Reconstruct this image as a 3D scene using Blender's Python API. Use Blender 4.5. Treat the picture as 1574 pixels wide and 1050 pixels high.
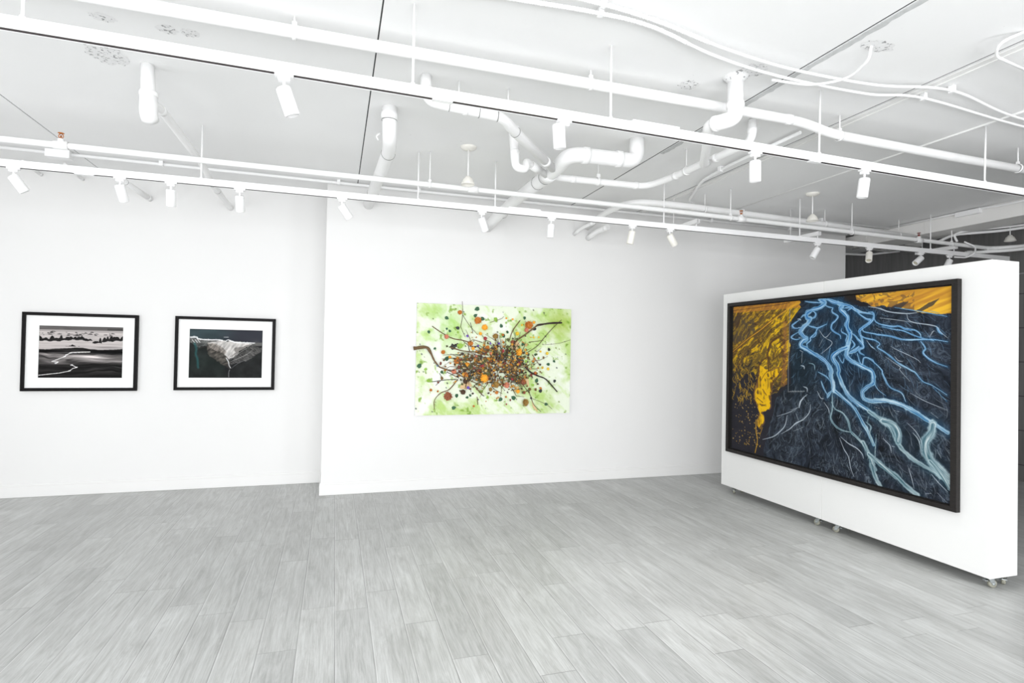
import bpy, bmesh, math, random
import numpy as np
from mathutils import Vector, Matrix, Euler, Quaternion

sc = bpy.context.scene
col = sc.collection
for o in list(bpy.data.objects):
    bpy.data.objects.remove(o)

# ---------------------------------------------------------------- camera
# metres; X runs along the back wall, Y into the room, Z up; floor at 0, ceiling at 3.16
cam_data = bpy.data.cameras.new('camera')
cam = bpy.data.objects.new('camera', cam_data)
col.objects.link(cam)
sc.camera = cam
YAW, PITCH, ROLL = 0.30393, 0.0136966, 0.0185834
fwd = Vector((math.sin(YAW) * math.cos(PITCH), math.cos(YAW) * math.cos(PITCH), math.sin(PITCH)))
r0 = Vector((math.cos(YAW), -math.sin(YAW), 0))
u0 = r0.cross(fwd)
rt = r0 * math.cos(ROLL) + u0 * math.sin(ROLL)
up = u0 * math.cos(ROLL) - r0 * math.sin(ROLL)
cam.matrix_world = Matrix(((rt.x, up.x, -fwd.x, 0), (rt.y, up.y, -fwd.y, 0), (rt.z, up.z, -fwd.z, 1.5), (0, 0, 0, 1)))
cam_data.sensor_width = 36
cam_data.lens = 36 * 867.1 / 1574
cam_data.clip_start = 0.05
cam_data.clip_end = 60

# ---------------------------------------------------------------- world, daylight, exposure
world = bpy.data.worlds.new('daylight')
sc.world = world
world.use_nodes = True
bg = world.node_tree.nodes['Background']
bg.inputs['Color'].default_value = (0.93, 0.96, 1.0, 1)
bg.inputs['Strength'].default_value = 0.33
sc.view_settings.view_transform = 'Standard'
sc.view_settings.look = 'None'
sc.view_settings.gamma = 1
sc.view_settings.use_curve_mapping = False
sc.view_settings.exposure = 0.1


def unseen_area_light(name, loc, rot, sx, sy, power, color=(0.97, 0.98, 1.0)):
    l = bpy.data.lights.new(name, 'AREA')
    l.shape = 'RECTANGLE'
    l.size, l.size_y = sx, sy
    l.energy = power
    l.color = color
    o = bpy.data.objects.new(name, l)
    o.location = loc
    o.rotation_euler = rot
    col.objects.link(o)
    return o


# daylight falling in through the storefront window behind the camera
unseen_area_light('unseen_area_light', (-0.4, -2.2, 1.45), (math.radians(90), 0, 0), 6.0, 2.3, 365)
unseen_area_light('unseen_area_light', (4.35, -0.62, 1.15), (math.radians(90), 0, math.radians(12)), 1.0, 1.9, 52)  # added low light at the right, set in a made-up window
# and through the window in the side wall, out of the picture on the left
unseen_area_light('unseen_area_light', (-4.75, 1.6, 1.5), (math.radians(90), 0, math.radians(-90)), 5.0, 2.2, 104)

# ---------------------------------------------------------------- helpers


def srgb(r, g=None, b=None):
    if g is None:
        g = b = r
    f = lambda c: (c / 255 / 12.92) if c / 255 <= 0.04045 else ((c / 255 + 0.055) / 1.055) ** 2.4
    return (f(r), f(g), f(b))


class NT:
    """small helper around a material's node tree"""
    def __init__(s, name):
        s.m = bpy.data.materials.new(name)
        s.m.use_nodes = True
        s.t = s.m.node_tree
        s.p = s.t.nodes['Principled BSDF']

    def n(s, kind, **kw):
        nd = s.t.nodes.new(kind)
        for k, v in kw.items():
            if k == 'ins':
                for a, b in v.items():
                    if isinstance(b, bpy.types.NodeSocket):
                        s.t.links.new(b, nd.inputs[a])
                    else:
                        nd.inputs[a].default_value = b
            else:
                setattr(nd, k, v)
        return nd

    def link(s, a, b):
        s.t.links.new(a, b)

    def math(s, op, a, b=0.0, c=0.0):
        return s.n('ShaderNodeMath', operation=op, ins={0: a, 1: b, 2: c}).outputs[0]

    def mix(s, fac, a, b):
        nd = s.n('ShaderNodeMix', data_type='RGBA')
        for k, v in ((0, fac), (6, a), (7, b)):
            if isinstance(v, bpy.types.NodeSocket):
                s.link(v, nd.inputs[k])
            else:
                nd.inputs[k].default_value = v if k == 0 else tuple(v)[:3] + (1,)
        return nd.outputs[2]


def paint(name, rgb, rough=0.55, metal=0.0, vary=0.04, scale=6.0, bump=0.0, bscale=60.0, spec=0.5):
    t = NT(name)
    tc = t.n('ShaderNodeTexCoord')
    nz = t.n('ShaderNodeTexNoise', ins={'Vector': tc.outputs['Object'], 'Scale': scale, 'Detail': 4.0})
    a = tuple(c * (1 - vary) for c in rgb)
    b = tuple(min(1, c * (1 + vary)) for c in rgb)
    t.link(t.mix(nz.outputs['Fac'], a, b), t.p.inputs['Base Color'])
    t.p.inputs['Roughness'].default_value = rough
    t.p.inputs['Metallic'].default_value = metal
    t.p.inputs['Specular IOR Level'].default_value = spec
    if bump:
        n2 = t.n('ShaderNodeTexNoise', ins={'Vector': tc.outputs['Object'], 'Scale': bscale, 'Detail': 3.0})
        bp = t.n('ShaderNodeBump', ins={'Strength': bump, 'Distance': 0.002, 'Height': n2.outputs['Fac']})
        t.link(bp.outputs['Normal'], t.p.inputs['Normal'])
    return t.m


def world_of(o):
    v = Vector((0, 0, 0))
    while o is not None:
        v += Vector(o.location)
        o = o.parent
    return v


class MB:
    """collects geometry in world coordinates and links it as one mesh object"""
    def __init__(s):
        s.v, s.f, s.sm = [], [], []

    def add(s, vs, fs, smooth=False):
        k = len(s.v)
        s.v += [tuple(p) for p in vs]
        s.f += [tuple(i + k for i in f) for f in fs]
        s.sm += [smooth] * len(fs)
        return s

    def box(s, x0, x1, y0, y1, z0, z1):
        vs = [(x, y, z) for z in (z0, z1) for y in (y0, y1) for x in (x0, x1)]
        return s.add(vs, [(0, 2, 3, 1), (4, 5, 7, 6), (0, 1, 5, 4), (2, 6, 7, 3), (0, 4, 6, 2), (1, 3, 7, 5)])

    def bar(s, a, b, w, h, upv=(0, 0, 1)):
        a, b = Vector(a), Vector(b)
        d = (b - a).normalized()
        sd = d.cross(Vector(upv)).normalized() * (w / 2)
        u = sd.cross(d).normalized() * (h / 2)
        vs = [p + i * sd + j * u for p in (a, b) for i, j in ((-1, -1), (1, -1), (1, 1), (-1, 1))]
        return s.add(vs, [(3, 2, 1, 0), (4, 5, 6, 7), (0, 1, 5, 4), (1, 2, 6, 5), (2, 3, 7, 6), (3, 0, 4, 7)])

    def tube(s, pts, r, fillet=0.0, seg=14, cap=True, steps=7):
        P = [Vector(p) for p in pts]
        R = list(r) if isinstance(r, (list, tuple)) else [r] * len(P)
        if fillet > 0 and len(P) > 2:
            out, rr = [P[0]], [R[0]]
            for i in range(1, len(P) - 1):
                a, b, c = P[i - 1], P[i], P[i + 1]
                k = min(fillet, (a - b).length * 0.48, (c - b).length * 0.48)
                p0, p1 = b + (a - b).normalized() * k, b + (c - b).normalized() * k
                for j in range(steps + 1):
                    t = j / steps
                    out.append(p0 * (1 - t) ** 2 + b * 2 * t * (1 - t) + p1 * t * t)
                    rr.append(R[i])
            P, R = out + [P[-1]], rr + [R[-1]]
        q, qr = [P[0]], [R[0]]
        for p, r_ in zip(P[1:], R[1:]):
            if (p - q[-1]).length > 1e-6:
                q.append(p)
                qr.append(r_)
        P, R = q, qr
        d = (P[1] - P[0]).normalized()
        nrm = d.orthogonal().normalized()
        rings, prev = [], d
        for i, p in enumerate(P):
            d = (P[min(i + 1, len(P) - 1)] - P[max(i - 1, 0)]).normalized()
            nrm = prev.rotation_difference(d) @ nrm
            nrm = (nrm - d * nrm.dot(d)).normalized()
            bn = d.cross(nrm)
            prev = d
            rings.append([p + (nrm * math.cos(2 * math.pi * k / seg) + bn * math.sin(2 * math.pi * k / seg)) * R[i] for k in range(seg)])
        vs = [v for ring in rings for v in ring]
        fs = [(i * seg + k, i * seg + (k + 1) % seg, (i + 1) * seg + (k + 1) % seg, (i + 1) * seg + k) for i in range(len(P) - 1) for k in range(seg)]
        s.add(vs, fs, True)
        if cap:
            n = len(s.v) - len(vs)
            s.f.append(tuple(n + k for k in range(seg))[::-1])
            s.f.append(tuple(n + (len(P) - 1) * seg + k for k in range(seg)))
            s.sm += [False, False]
        return s

    def lathe(s, prof, c=(0, 0, 0), axis=(0, 0, 1), seg=24):
        """prof: (radius, height) pairs along axis"""
        ax = Vector(axis).normalized()
        n = ax.orthogonal().normalized()
        b = ax.cross(n)
        c = Vector(c)
        vs = [c + ax * h + (n * math.cos(2 * math.pi * k / seg) + b * math.sin(2 * math.pi * k / seg)) * max(r, 1e-5) for r, h in prof for k in range(seg)]
        fs = [(i * seg + k, i * seg + (k + 1) % seg, (i + 1) * seg + (k + 1) % seg, (i + 1) * seg + k) for i in range(len(prof) - 1) for k in range(seg)]
        return s.add(vs, fs, True)

    def build(s, name, mat, parent=None, bevel=0.0, origin=None, segs=2):
        off = Vector(origin) if origin is not None else (world_of(parent) if parent is not None else Vector((0, 0, 0)))
        me = bpy.data.meshes.new(name)
        me.from_pydata([tuple(Vector(p) - off) for p in s.v], [], s.f)
        me.polygons.foreach_set('use_smooth', s.sm)
        me.materials.append(mat)
        me.update()
        o = bpy.data.objects.new(name, me)
        if origin is not None:
            o.location = off - (world_of(parent) if parent is not None else Vector((0, 0, 0)))
        o.parent = parent
        col.objects.link(o)
        if bevel:
            b = o.modifiers.new('bevel', 'BEVEL')
            b.width = bevel
            b.segments = segs
            b.limit_method = 'ANGLE'
            b.angle_limit = math.radians(50)
        return o


def tag(o, label, cat=None, group=None, kind=None):
    if label:
        o['label'] = label
    if cat:
        o['category'] = cat
    if group:
        o['group'] = group
    if kind:
        o['kind'] = kind
    return o


def thing(name, loc, label, cat, group=None):
    o = bpy.data.objects.new(name, None)
    o.empty_display_size = 0.05
    o.location = loc
    col.objects.link(o)
    return tag(o, label, cat, group)


def copy_tree(o, parent=None):
    c = o.copy()
    col.objects.link(c)
    c.parent = parent
    for ch in list(o.children):
        copy_tree(ch, c)
    return c


def struct(o, label=None):
    return tag(o, label, kind='structure')


# ---------------------------------------------------------------- materials
M_wall = paint('matte_white_wall_paint', (0.80, 0.797, 0.787), 0.75, vary=0.012, scale=1.5, bump=0.12, bscale=120, spec=0.25)
M_trim = paint('satin_white_trim', (0.815, 0.812, 0.80), 0.4, vary=0.01)
M_panel = paint('white_laminate', (0.83, 0.83, 0.818), 0.5, vary=0.008, scale=2)
M_pipe = paint('white_pipe_paint', (0.89, 0.89, 0.885), 0.42, vary=0.02, scale=8, bump=0.1, bscale=90)
M_track = paint('white_powder_coat', (0.9, 0.9, 0.9), 0.35, vary=0.01)
M_slot = paint('dark_track_slot', srgb(42, 28, 30), 0.5, vary=0.1)
M_joint = paint('dark_joint_shadow_gap', srgb(58, 58, 58), 0.9)
M_beam = paint('beam_paint', (0.84, 0.83, 0.81), 0.7, vary=0.015)
M_brass = paint('brass', srgb(190, 120, 60), 0.35, 0.6)
M_redsp = paint('red_sprinkler_frame', srgb(140, 60, 50), 0.4, 0.4)
M_gasket = paint('grey_rubber_gasket', srgb(120, 120, 118), 0.6)
M_warm = paint('warm_white_plastic', (0.86, 0.84, 0.78), 0.45, vary=0.02)
M_lens = paint('lamp_lens', srgb(205, 200, 180), 0.15, vary=0.1, scale=200)
M_black = paint('black_satin_frame', srgb(9, 7, 8), 0.5, vary=0.1, scale=30, spec=0.15)
M_gap = paint('black_shadow_gap', srgb(8, 8, 9), 0.9)
M_mat = paint('white_mat_board', (0.86, 0.86, 0.85), 0.85, vary=0.005)
M_tyre = paint('beige_caster_tread', srgb(150, 149, 136), 0.5)
M_zinc = paint('zinc_plated_steel', srgb(190, 195, 196), 0.25, 0.9, vary=0.08, scale=30)
M_cable = paint('white_cable_jacket', (0.9, 0.9, 0.9), 0.5, vary=0.01)


def frame_material():
    t = NT('charcoal_wood_frame')
    tc = t.n('ShaderNodeTexCoord')
    mp = t.n('ShaderNodeMapping', ins={'Vector': tc.outputs['Object'], 'Scale': (40, 6, 40)})
    nz = t.n('ShaderNodeTexNoise', ins={'Vector': mp.outputs[0], 'Scale': 3.0, 'Detail': 6.0})
    t.link(t.mix(nz.outputs['Fac'], srgb(20, 18, 18), srgb(46, 43, 41)), t.p.inputs['Base Color'])
    t.p.inputs['Roughness'].default_value = 0.5
    t.p.inputs['Specular IOR Level'].default_value = 0.25
    return t.m


M_frame = frame_material()


def floor_material():
    """grey wood planks running into the room: 0.18 m wide, 1.22 m long"""
    t = NT('grey_wood_plank_floor')
    geo = t.n('ShaderNodeNewGeometry')
    sp = t.n('ShaderNodeSeparateXYZ', ins={0: geo.outputs['Position']})
    x, y = sp.outputs[0], sp.outputs[1]
    u = t.math('DIVIDE', t.math('SUBTRACT', x, 0.031), 0.1803)
    ci = t.math('FLOOR', u)
    wn = t.n('ShaderNodeTexWhiteNoise', noise_dimensions='1D', ins={'W': ci})
    v = t.math('ADD', t.math('DIVIDE', y, 1.22), t.math('MULTIPLY', wn.outputs['Value'], 7.3))
    ri = t.math('FLOOR', v)
    cmb = t.n('ShaderNodeCombineXYZ', ins={0: ci, 1: ri})
    pr = t.n('ShaderNodeTexWhiteNoise', noise_dimensions='2D', ins={'Vector': cmb.outputs[0]})
    fu, fv = t.math('FRACT', u), t.math('FRACT', v)
    eu = t.math('MULTIPLY', t.math('MINIMUM', fu, t.math('SUBTRACT', 1.0, fu)), 0.1803)
    ev = t.math('MULTIPLY', t.math('MINIMUM', fv, t.math('SUBTRACT', 1.0, fv)), 1.22)
    edge = t.math('MINIMUM', eu, ev)
    seam = t.n('ShaderNodeMapRange', ins={'Value': edge, 'From Min': 0.0008, 'From Max': 0.0030, 'To Min': 1.0, 'To Max': 0.0}).outputs[0]
    # grain: noise stretched along the plank, shifted per plank
    gv = t.n('ShaderNodeCombineXYZ', ins={0: t.math('MULTIPLY', x, 15.0), 1: t.math('ADD', t.math('MULTIPLY', y, 1.9), t.math('MULTIPLY', pr.outputs['Value'], 40.0)), 2: t.math('MULTIPLY', pr.outputs['Value'], 90.0)})
    g1 = t.n('ShaderNodeTexNoise', ins={'Vector': gv.outputs[0], 'Scale': 1.0, 'Detail': 8.0, 'Roughness': 0.72, 'Distortion': 1.4})
    gv2 = t.n('ShaderNodeCombineXYZ', ins={0: t.math('MULTIPLY', x, 190.0), 1: t.math('MULTIPLY', y, 4.5), 2: pr.outputs['Value']})
    g2 = t.n('ShaderNodeTexNoise', ins={'Vector': gv2.outputs[0], 'Scale': 1.0, 'Detail': 4.0, 'Roughness': 0.7})
    bl = t.n('ShaderNodeTexNoise', ins={'Vector': geo.outputs['Position'], 'Scale': 2.2, 'Detail': 3.0})
    base = t.mix(t.n('ShaderNodeMapRange', ins={'Value': g1.outputs['Fac'], 'From Min': 0.27, 'From Max': 0.66}).outputs[0], (0.31, 0.312, 0.30), (0.52, 0.53, 0.52))
    base = t.mix(t.math('MULTIPLY', t.n('ShaderNodeMapRange', ins={'Value': g2.outputs['Fac'], 'From Min': 0.45, 'From Max': 0.75}).outputs[0], 0.40), base, (0.70, 0.71, 0.70))
    base = t.mix(t.math('MULTIPLY', t.n('ShaderNodeMapRange', ins={'Value': g2.outputs['Fac'], 'From Min': 0.50, 'From Max': 0.28}).outputs[0], 0.26), base, (0.22, 0.22, 0.205))
    # plank-to-plank tone
    tone = t.n('ShaderNodeMapRange', ins={'Value': pr.outputs['Value'], 'To Min': 0.90, 'To Max': 1.06}).outputs[0]
    tone = t.math('MULTIPLY', tone, t.n('ShaderNodeMapRange', ins={'Value': bl.outputs['Fac'], 'From Min': 0.3, 'From Max': 0.7, 'To Min': 0.95, 'To Max': 1.05}).outputs[0])
    vm = t.n('ShaderNodeVectorMath', operation='SCALE')
    t.link(base, vm.inputs[0])
    t.link(tone, vm.inputs['Scale'])
    # scattered dark checks in the wood
    kv = t.n('ShaderNodeCombineXYZ', ins={0: t.math('MULTIPLY', x, 34.0), 1: t.math('MULTIPLY', y, 7.0), 2: pr.outputs['Value']})
    kn = t.n('ShaderNodeTexNoise', ins={'Vector': kv.outputs[0], 'Scale': 1.0, 'Detail': 5.0, 'Roughness': 0.6})
    kf = t.n('ShaderNodeMapRange', ins={'Value': kn.outputs['Fac'], 'From Min': 0.70, 'From Max': 0.82}).outputs[0]
    c = t.mix(t.math('MULTIPLY', kf, 0.6), vm.outputs[0], (0.16, 0.155, 0.15))
    wv = t.n('ShaderNodeTexVoronoi', ins={'Vector': geo.outputs['Position'], 'Scale': 1.25})  # pale blobs painted into the planks as the lamps' reflections
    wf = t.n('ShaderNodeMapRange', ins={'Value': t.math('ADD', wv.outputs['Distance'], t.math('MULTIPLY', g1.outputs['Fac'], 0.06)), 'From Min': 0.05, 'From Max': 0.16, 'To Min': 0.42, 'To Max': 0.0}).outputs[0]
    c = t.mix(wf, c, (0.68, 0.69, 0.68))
    sv = t.n('ShaderNodeMapRange', ins={'Value': t.n('ShaderNodeTexNoise', ins={'Vector': geo.outputs['Position'], 'Scale': 1.7}).outputs['Fac'], 'From Min': 0.38, 'From Max': 0.62, 'To Min': 0.35, 'To Max': 0.80}).outputs[0]
    c = t.mix(t.math('MULTIPLY', seam, sv), c, (0.16, 0.16, 0.155))
    lip = t.math('LESS_THAN', t.math('ABSOLUTE', t.math('SUBTRACT', fu, 0.030)), 0.012)
    c = t.mix(t.math('MULTIPLY', lip, 0.30), c, (0.74, 0.74, 0.73))
    t.link(c, t.p.inputs['Base Color'])
    t.link(t.n('ShaderNodeMapRange', ins={'Value': g1.outputs['Fac'], 'To Min': 0.30, 'To Max': 0.46}).outputs[0], t.p.inputs['Roughness'])
    hgt = t.math('SUBTRACT', t.math('MULTIPLY', g2.outputs['Fac'], 0.15), seam)
    bp = t.n('ShaderNodeBump', ins={'Strength': 0.25, 'Distance': 0.001, 'Height': hgt})
    t.link(bp.outputs['Normal'], t.p.inputs['Normal'])
    return t.m


def ceiling_material():
    t = NT('painted_concrete_ceiling')
    geo = t.n('ShaderNodeNewGeometry')
    n1 = t.n('ShaderNodeTexNoise', ins={'Vector': geo.outputs['Position'], 'Scale': 1.1, 'Detail': 4.0})
    n2 = t.n('ShaderNodeTexNoise', ins={'Vector': geo.outputs['Position'], 'Scale': 45.0, 'Detail': 5.0, 'Roughness': 0.7})
    vo = t.n('ShaderNodeTexVoronoi', ins={'Vector': geo.outputs['Position'], 'Scale': 4.0})
    pit = t.n('ShaderNodeMapRange', ins={'Value': vo.outputs['Distance'], 'From Min': 0.010, 'From Max': 0.022, 'To Min': 1.0, 'To Max': 0.0}).outputs[0]
    c = t.mix(n1.outputs['Fac'], (0.84, 0.842, 0.838), (0.90, 0.902, 0.898))
    c = t.mix(t.math('MULTIPLY', pit, 0.5), c, (0.4, 0.4, 0.4))
    t.link(c, t.p.inputs['Base Color'])
    t.p.inputs['Roughness'].default_value = 0.6
    bp = t.n('ShaderNodeBump', ins={'Strength': 0.18, 'Distance': 0.003, 'Height': n2.outputs['Fac']})
    t.link(bp.outputs['Normal'], t.p.inputs['Normal'])
    return t.m


def patch_material():
    """rough unpainted plaster patch with dark pits"""
    t = NT('pitted_plaster_patch')
    geo = t.n('ShaderNodeNewGeometry')
    n2 = t.n('ShaderNodeTexNoise', ins={'Vector': geo.outputs['Position'], 'Scale': 55.0, 'Detail': 4.0, 'Roughness': 0.6})
    f = t.n('ShaderNodeMapRange', ins={'Value': n2.outputs['Fac'], 'From Min': 0.56, 'From Max': 0.62}).outputs[0]
    t.link(t.mix(f, (0.80, 0.80, 0.80), (0.30, 0.30, 0.30)), t.p.inputs['Base Color'])
    t.p.inputs['Roughness'].default_value = 0.9
    bp = t.n('ShaderNodeBump', ins={'Strength': 0.8, 'Distance': 0.006, 'Height': n2.outputs['Fac']})
    t.link(bp.outputs['Normal'], t.p.inputs['Normal'])
    return t.m


def dark_wall_material():
    t = NT('charcoal_wood_panelling')
    geo = t.n('ShaderNodeNewGeometry')
    sp = t.n('ShaderNodeSeparateXYZ', ins={0: geo.outputs['Position']})
    mp = t.n('ShaderNodeMapping', ins={'Vector': geo.outputs['Position'], 'Scale': (12, 12, 0.8)})
    nz = t.n('ShaderNodeTexNoise', ins={'Vector': mp.outputs[0], 'Scale': 2.0, 'Detail': 7.0, 'Roughness': 0.65})
    c = t.mix(nz.outputs['Fac'], srgb(84, 84, 84), srgb(136, 135, 133))
    fz = t.math('FRACT', t.math('DIVIDE', t.math('SUBTRACT', sp.outputs[2], 0.62), 0.42))
    ez = t.math('MINIMUM', fz, t.math('SUBTRACT', 1.0, fz))
    below = t.math('LESS_THAN', sp.outputs[2], 2.4)
    seam = t.math('MULTIPLY', t.n('ShaderNodeMapRange', ins={'Value': ez, 'From Min': 0.008, 'From Max': 0.016, 'To Min': 1.0, 'To Max': 0.0}).outputs[0], below)
    c = t.mix(t.math('MULTIPLY', seam, 0.8), c, srgb(24, 24, 28))
    t.link(c, t.p.inputs['Base Color'])
    t.p.inputs['Roughness'].default_value = 0.5
    return t.m


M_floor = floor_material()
M_ceil = ceiling_material()
M_patch = patch_material()
M_dark = dark_wall_material()


def color_attr_material(name, rough=0.5, spec=0.3, bump=0.0):
    t = NT(name)
    a = t.n('ShaderNodeAttribute', attribute_name='pigment')
    t.link(a.outputs['Color'], t.p.inputs['Base Color'])
    t.p.inputs['Roughness'].default_value = rough
    t.p.inputs['Specular IOR Level'].default_value = spec
    if bump:
        tc = t.n('ShaderNodeTexCoord')
        nz = t.n('ShaderNodeTexNoise', ins={'Vector': tc.outputs['Object'], 'Scale': 60.0, 'Detail': 5.0})
        bp = t.n('ShaderNodeBump', ins={'Strength': bump, 'Distance': 0.004, 'Height': nz.outputs['Fac']})
        t.link(bp.outputs['Normal'], t.p.inputs['Normal'])
    return t.m


# ---------------------------------------------------------------- the room
H = 3.16
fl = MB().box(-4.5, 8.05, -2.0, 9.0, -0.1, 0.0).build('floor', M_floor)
struct(fl, 'grey wood plank floor running towards the back wall')

ceil_root = None
edges = [-4.5, -2.2, 0.186, 2.55, 3.395, 8.05]
g = 0.004
for i in range(len(edges) - 1):
    a, b = edges[i] + (g if i else 0), edges[i + 1] - (g if i < len(edges) - 2 else 0)
    if i == 2:
        b -= 0.006
    if i == 3:
        b -= 0.006
    o = MB().box(a, b, -2.0, 9.0, H, H + 0.12).build('ceiling', M_ceil)
    struct(o, 'white painted concrete ceiling slab')
    ceil_root = ceil_root or o
    if i == 0:
        MB().box(-4.5, 8.05, -2.0, 9.0, H + 0.12, H + 0.16).build('joint_backing', M_joint, o)
        for e, wl in zip(edges[1:-1], (0.0, 0.0, 0.006, 0.006)):  # dark strips fill the gaps and stand in for the shade inside
            MB().box(e - g - wl, e + g, -2.0, 9.0, H + 0.004, H + 0.12).build('joint_shade_strip', M_joint, o)

# ragged filler strip and raised bead beside the ceiling joints
rnd = random.Random(4)
m = MB()
ys = [1.0 + 0.035 * k for k in range(90)]
top = []
for y in ys:
    w = 0.028 + rnd.random() * 0.016
    top.append((2.558, y, 2.558 + w))
for k in range(len(top) - 1):
    x0, ya, w0 = top[k]
    _, yb, w1 = top[k + 1]
    n = len(m.v)
    m.add([(x0, ya, H), (w0, ya, H), (w1, yb, H), (x0, yb, H), (x0, ya, H - 0.003), (w0, ya, H - 0.003), (w1, yb, H - 0.003), (x0, yb, H - 0.003)],
          [(4, 5, 6, 7), (1, 2, 6, 5), (0, 4, 7, 3)])
struct(m.build('trim_1', paint('grey_joint_filler', (0.55, 0.56, 0.56), 0.8, vary=0.2, scale=40)), 'grey filler strip along a ceiling joint')
struct(MB().box(3.400, 3.445, 0.5, 5.9, H - 0.012, H).box(3.445, 3.453, 0.5, 5.9, H - 0.018, H).build('trim_2', M_trim, bevel=0.002), 'white strip beside a ceiling joint')
struct(MB().tube([(4.36, 1.2, H - 0.001), (4.37, 3.3, H - 0.001), (4.36, 5.9, H - 0.001)], 0.010, seg=8).build('trim_3', M_trim), 'white bead along the ceiling')


def patch(cx, cy, rx, ry, seed, name='patch'):
    r = random.Random(seed)
    n = 30
    vs = [(cx, cy, H - 0.003)]
    for k in range(n):
        q = 0.8 + 0.3 * r.random()
        vs.append((cx + rx * q * math.cos(2 * math.pi * k / n), cy + ry * q * math.sin(2 * math.pi * k / n), H - 0.001))
    MB().add(vs, [(0, 1 + (k + 1) % n, 1 + k) for k in range(n)], True).build(name, M_patch, ceil_root)


patch(-1.17, 3.37, 0.062, 0.045, 1)
patch(-0.885, 3.385, 0.052, 0.05, 2)
patch(-0.775, 3.385, 0.048, 0.045, 3)
patch(-1.30, 3.80, 0.11, 0.13, 5)
patch(2.74, 2.285, 0.11, 0.05, 6)
patch(2.06, 3.0, 0.07, 0.06, 7)
patch(2.30, 2.72, 0.09, 0.08, 8)

struct(MB().box(-4.5, -0.107, 6.546, 6.75, 0, H).build('wall_left', M_wall), 'white recessed stretch of the back wall')
struct(MB().box(-0.107, 6.62, 5.972, 6.75, 0, H).build('wall_back', M_wall, bevel=0.003), 'white back wall standing forward of the recessed stretch')
struct(MB().box(-4.65, -4.5, -2.0, -1.0, 0, H).box(-4.65, -4.5, 4.2, 6.75, 0, H).box(-4.65, -4.5, -1.0, 4.2, 0, 0.3).box(-4.65, -4.5, -1.0, 4.2, 2.62, H).build('wall_side', M_wall))
f3 = MB()
for y in (-1.0, 0.7, 2.4, 4.15):
    f3.box(-4.62, -4.55, y, y + 0.05, 0.3, 2.62)
f3.box(-4.62, -4.55, -0.95, 4.15, 0.3, 0.36).box(-4.62, -4.55, -0.95, 4.15, 2.56, 2.62)
struct(f3.build('window_3', M_black))
struct(MB().box(8.05, 8.2, -2.0, 9.0, 0, H).build('wall_right', M_dark), 'dark grey panelled wall')
struct(MB().box(6.62, 8.05, 8.9, 9.05, 0, H).build('wall_far', M_dark))
struct(MB().box(8.035, 8.05, 2.6, 8.9, 2.543, 2.556).build('trim_4', paint('aluminium_strip', srgb(170, 170, 172), 0.3, 0.7)), 'thin metal strip on the dark wall')
# front wall with the shop window and an added, made-up second one, behind the camera
struct(MB().box(-4.5, -3.5, -2.15, -2.0, 0, H).box(2.7, 3.5, -2.15, -2.0, 0, H).box(-3.5, 2.7, -2.15, -2.0, 0, 0.3).box(-3.5, 2.7, -2.15, -2.0, 2.62, H).build('wall_front', M_wall))
struct(MB().box(3.4, 3.55, -2.0, -0.45, 0, H).box(3.55, 3.66, -0.6, -0.45, 0, H).box(6.14, 8.05, -0.6, -0.45, 0, H).box(3.66, 6.14, -0.6, -0.45, 2.3, H).build('wall_front_step', M_wall))  # wall step shaped to hold the made-up window
f1 = MB()
for x in (-3.5, -1.43, 0.63, 2.66):
    f1.box(x, x + 0.05, -2.12, -2.04, 0.3, 2.62)
f1.box(-3.45, 2.66, -2.12, -2.04, 0.3, 0.36).box(-3.45, 2.66, -2.12, -2.04, 2.56, 2.62)
struct(f1.build('window_1', M_black))
f2 = MB()
for x in (3.66, 4.88, 6.09):
    f2.box(x, x + 0.05, -0.56, -0.5, 0.0, 2.3)
f2.box(3.71, 6.09, -0.56, -0.5, 0.0, 0.08).box(3.71, 6.09, -0.56, -0.5, 2.24, 2.3)
struct(f2.build('window_added', M_black))


def baseboard(name, x0, x1, y, label):
    m = MB().box(x0, x1, y - 0.013, y, 0.001, 0.106)
    m.box(x0, x1, y - 0.009, y, 0.106, 0.125)
    struct(m.build(name, M_trim, bevel=0.002), label)


baseboard('baseboard_left', -4.5, -0.107, 6.546, 'white baseboard under the two small framed photographs')
b = MB().box(-0.120, 6.62, 5.959, 5.972, 0.001, 0.106).box(-0.116, 6.62, 5.963, 5.972, 0.106, 0.125)
b.box(-0.120, -0.107, 5.972, 6.533, 0.001, 0.106).box(-0.116, -0.107, 5.972, 6.533, 0.106, 0.125)
struct(b.build('baseboard_back', M_trim, bevel=0.002), 'white baseboard under the green collage')

struct(MB().box(6.76, 7.15, -0.45, 5.0, 2.985, H).build('trim_5', M_beam, bevel=0.004), 'white ceiling beam with a junction box')
struct(MB().box(6.76, 7.15, 5.0, 5.972, 2.985, H).build('trim_6', M_beam), 'white ceiling beam end at the back wall')

# ---------------------------------------------------------------- pigment canvases
SS = np.random.RandomState(11)


def vnoise(x, y, seed):
    rs = np.random.RandomState(seed)
    T = rs.rand(256, 256)
    xi, yi = np.floor(x).astype(int), np.floor(y).astype(int)
    fx, fy = x - xi, y - yi
    fx, fy = fx * fx * (3 - 2 * fx), fy * fy * (3 - 2 * fy)
    a, b_, c, d = T[yi & 255, xi & 255], T[yi & 255, (xi + 1) & 255], T[(yi + 1) & 255, xi & 255], T[(yi + 1) & 255, (xi + 1) & 255]
    return (a * (1 - fx) + b_ * fx) * (1 - fy) + (c * (1 - fx) + d * fx) * fy


def fbm(x, y, seed, octv=5, gain=0.55):
    s, amp, tot = 0, 1.0, 0
    for k in range(octv):
        s = s + amp * vnoise(x * 2 ** k, y * 2 ** k, seed + k)
        tot += amp
        amp *= gain
    return s / tot


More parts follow.
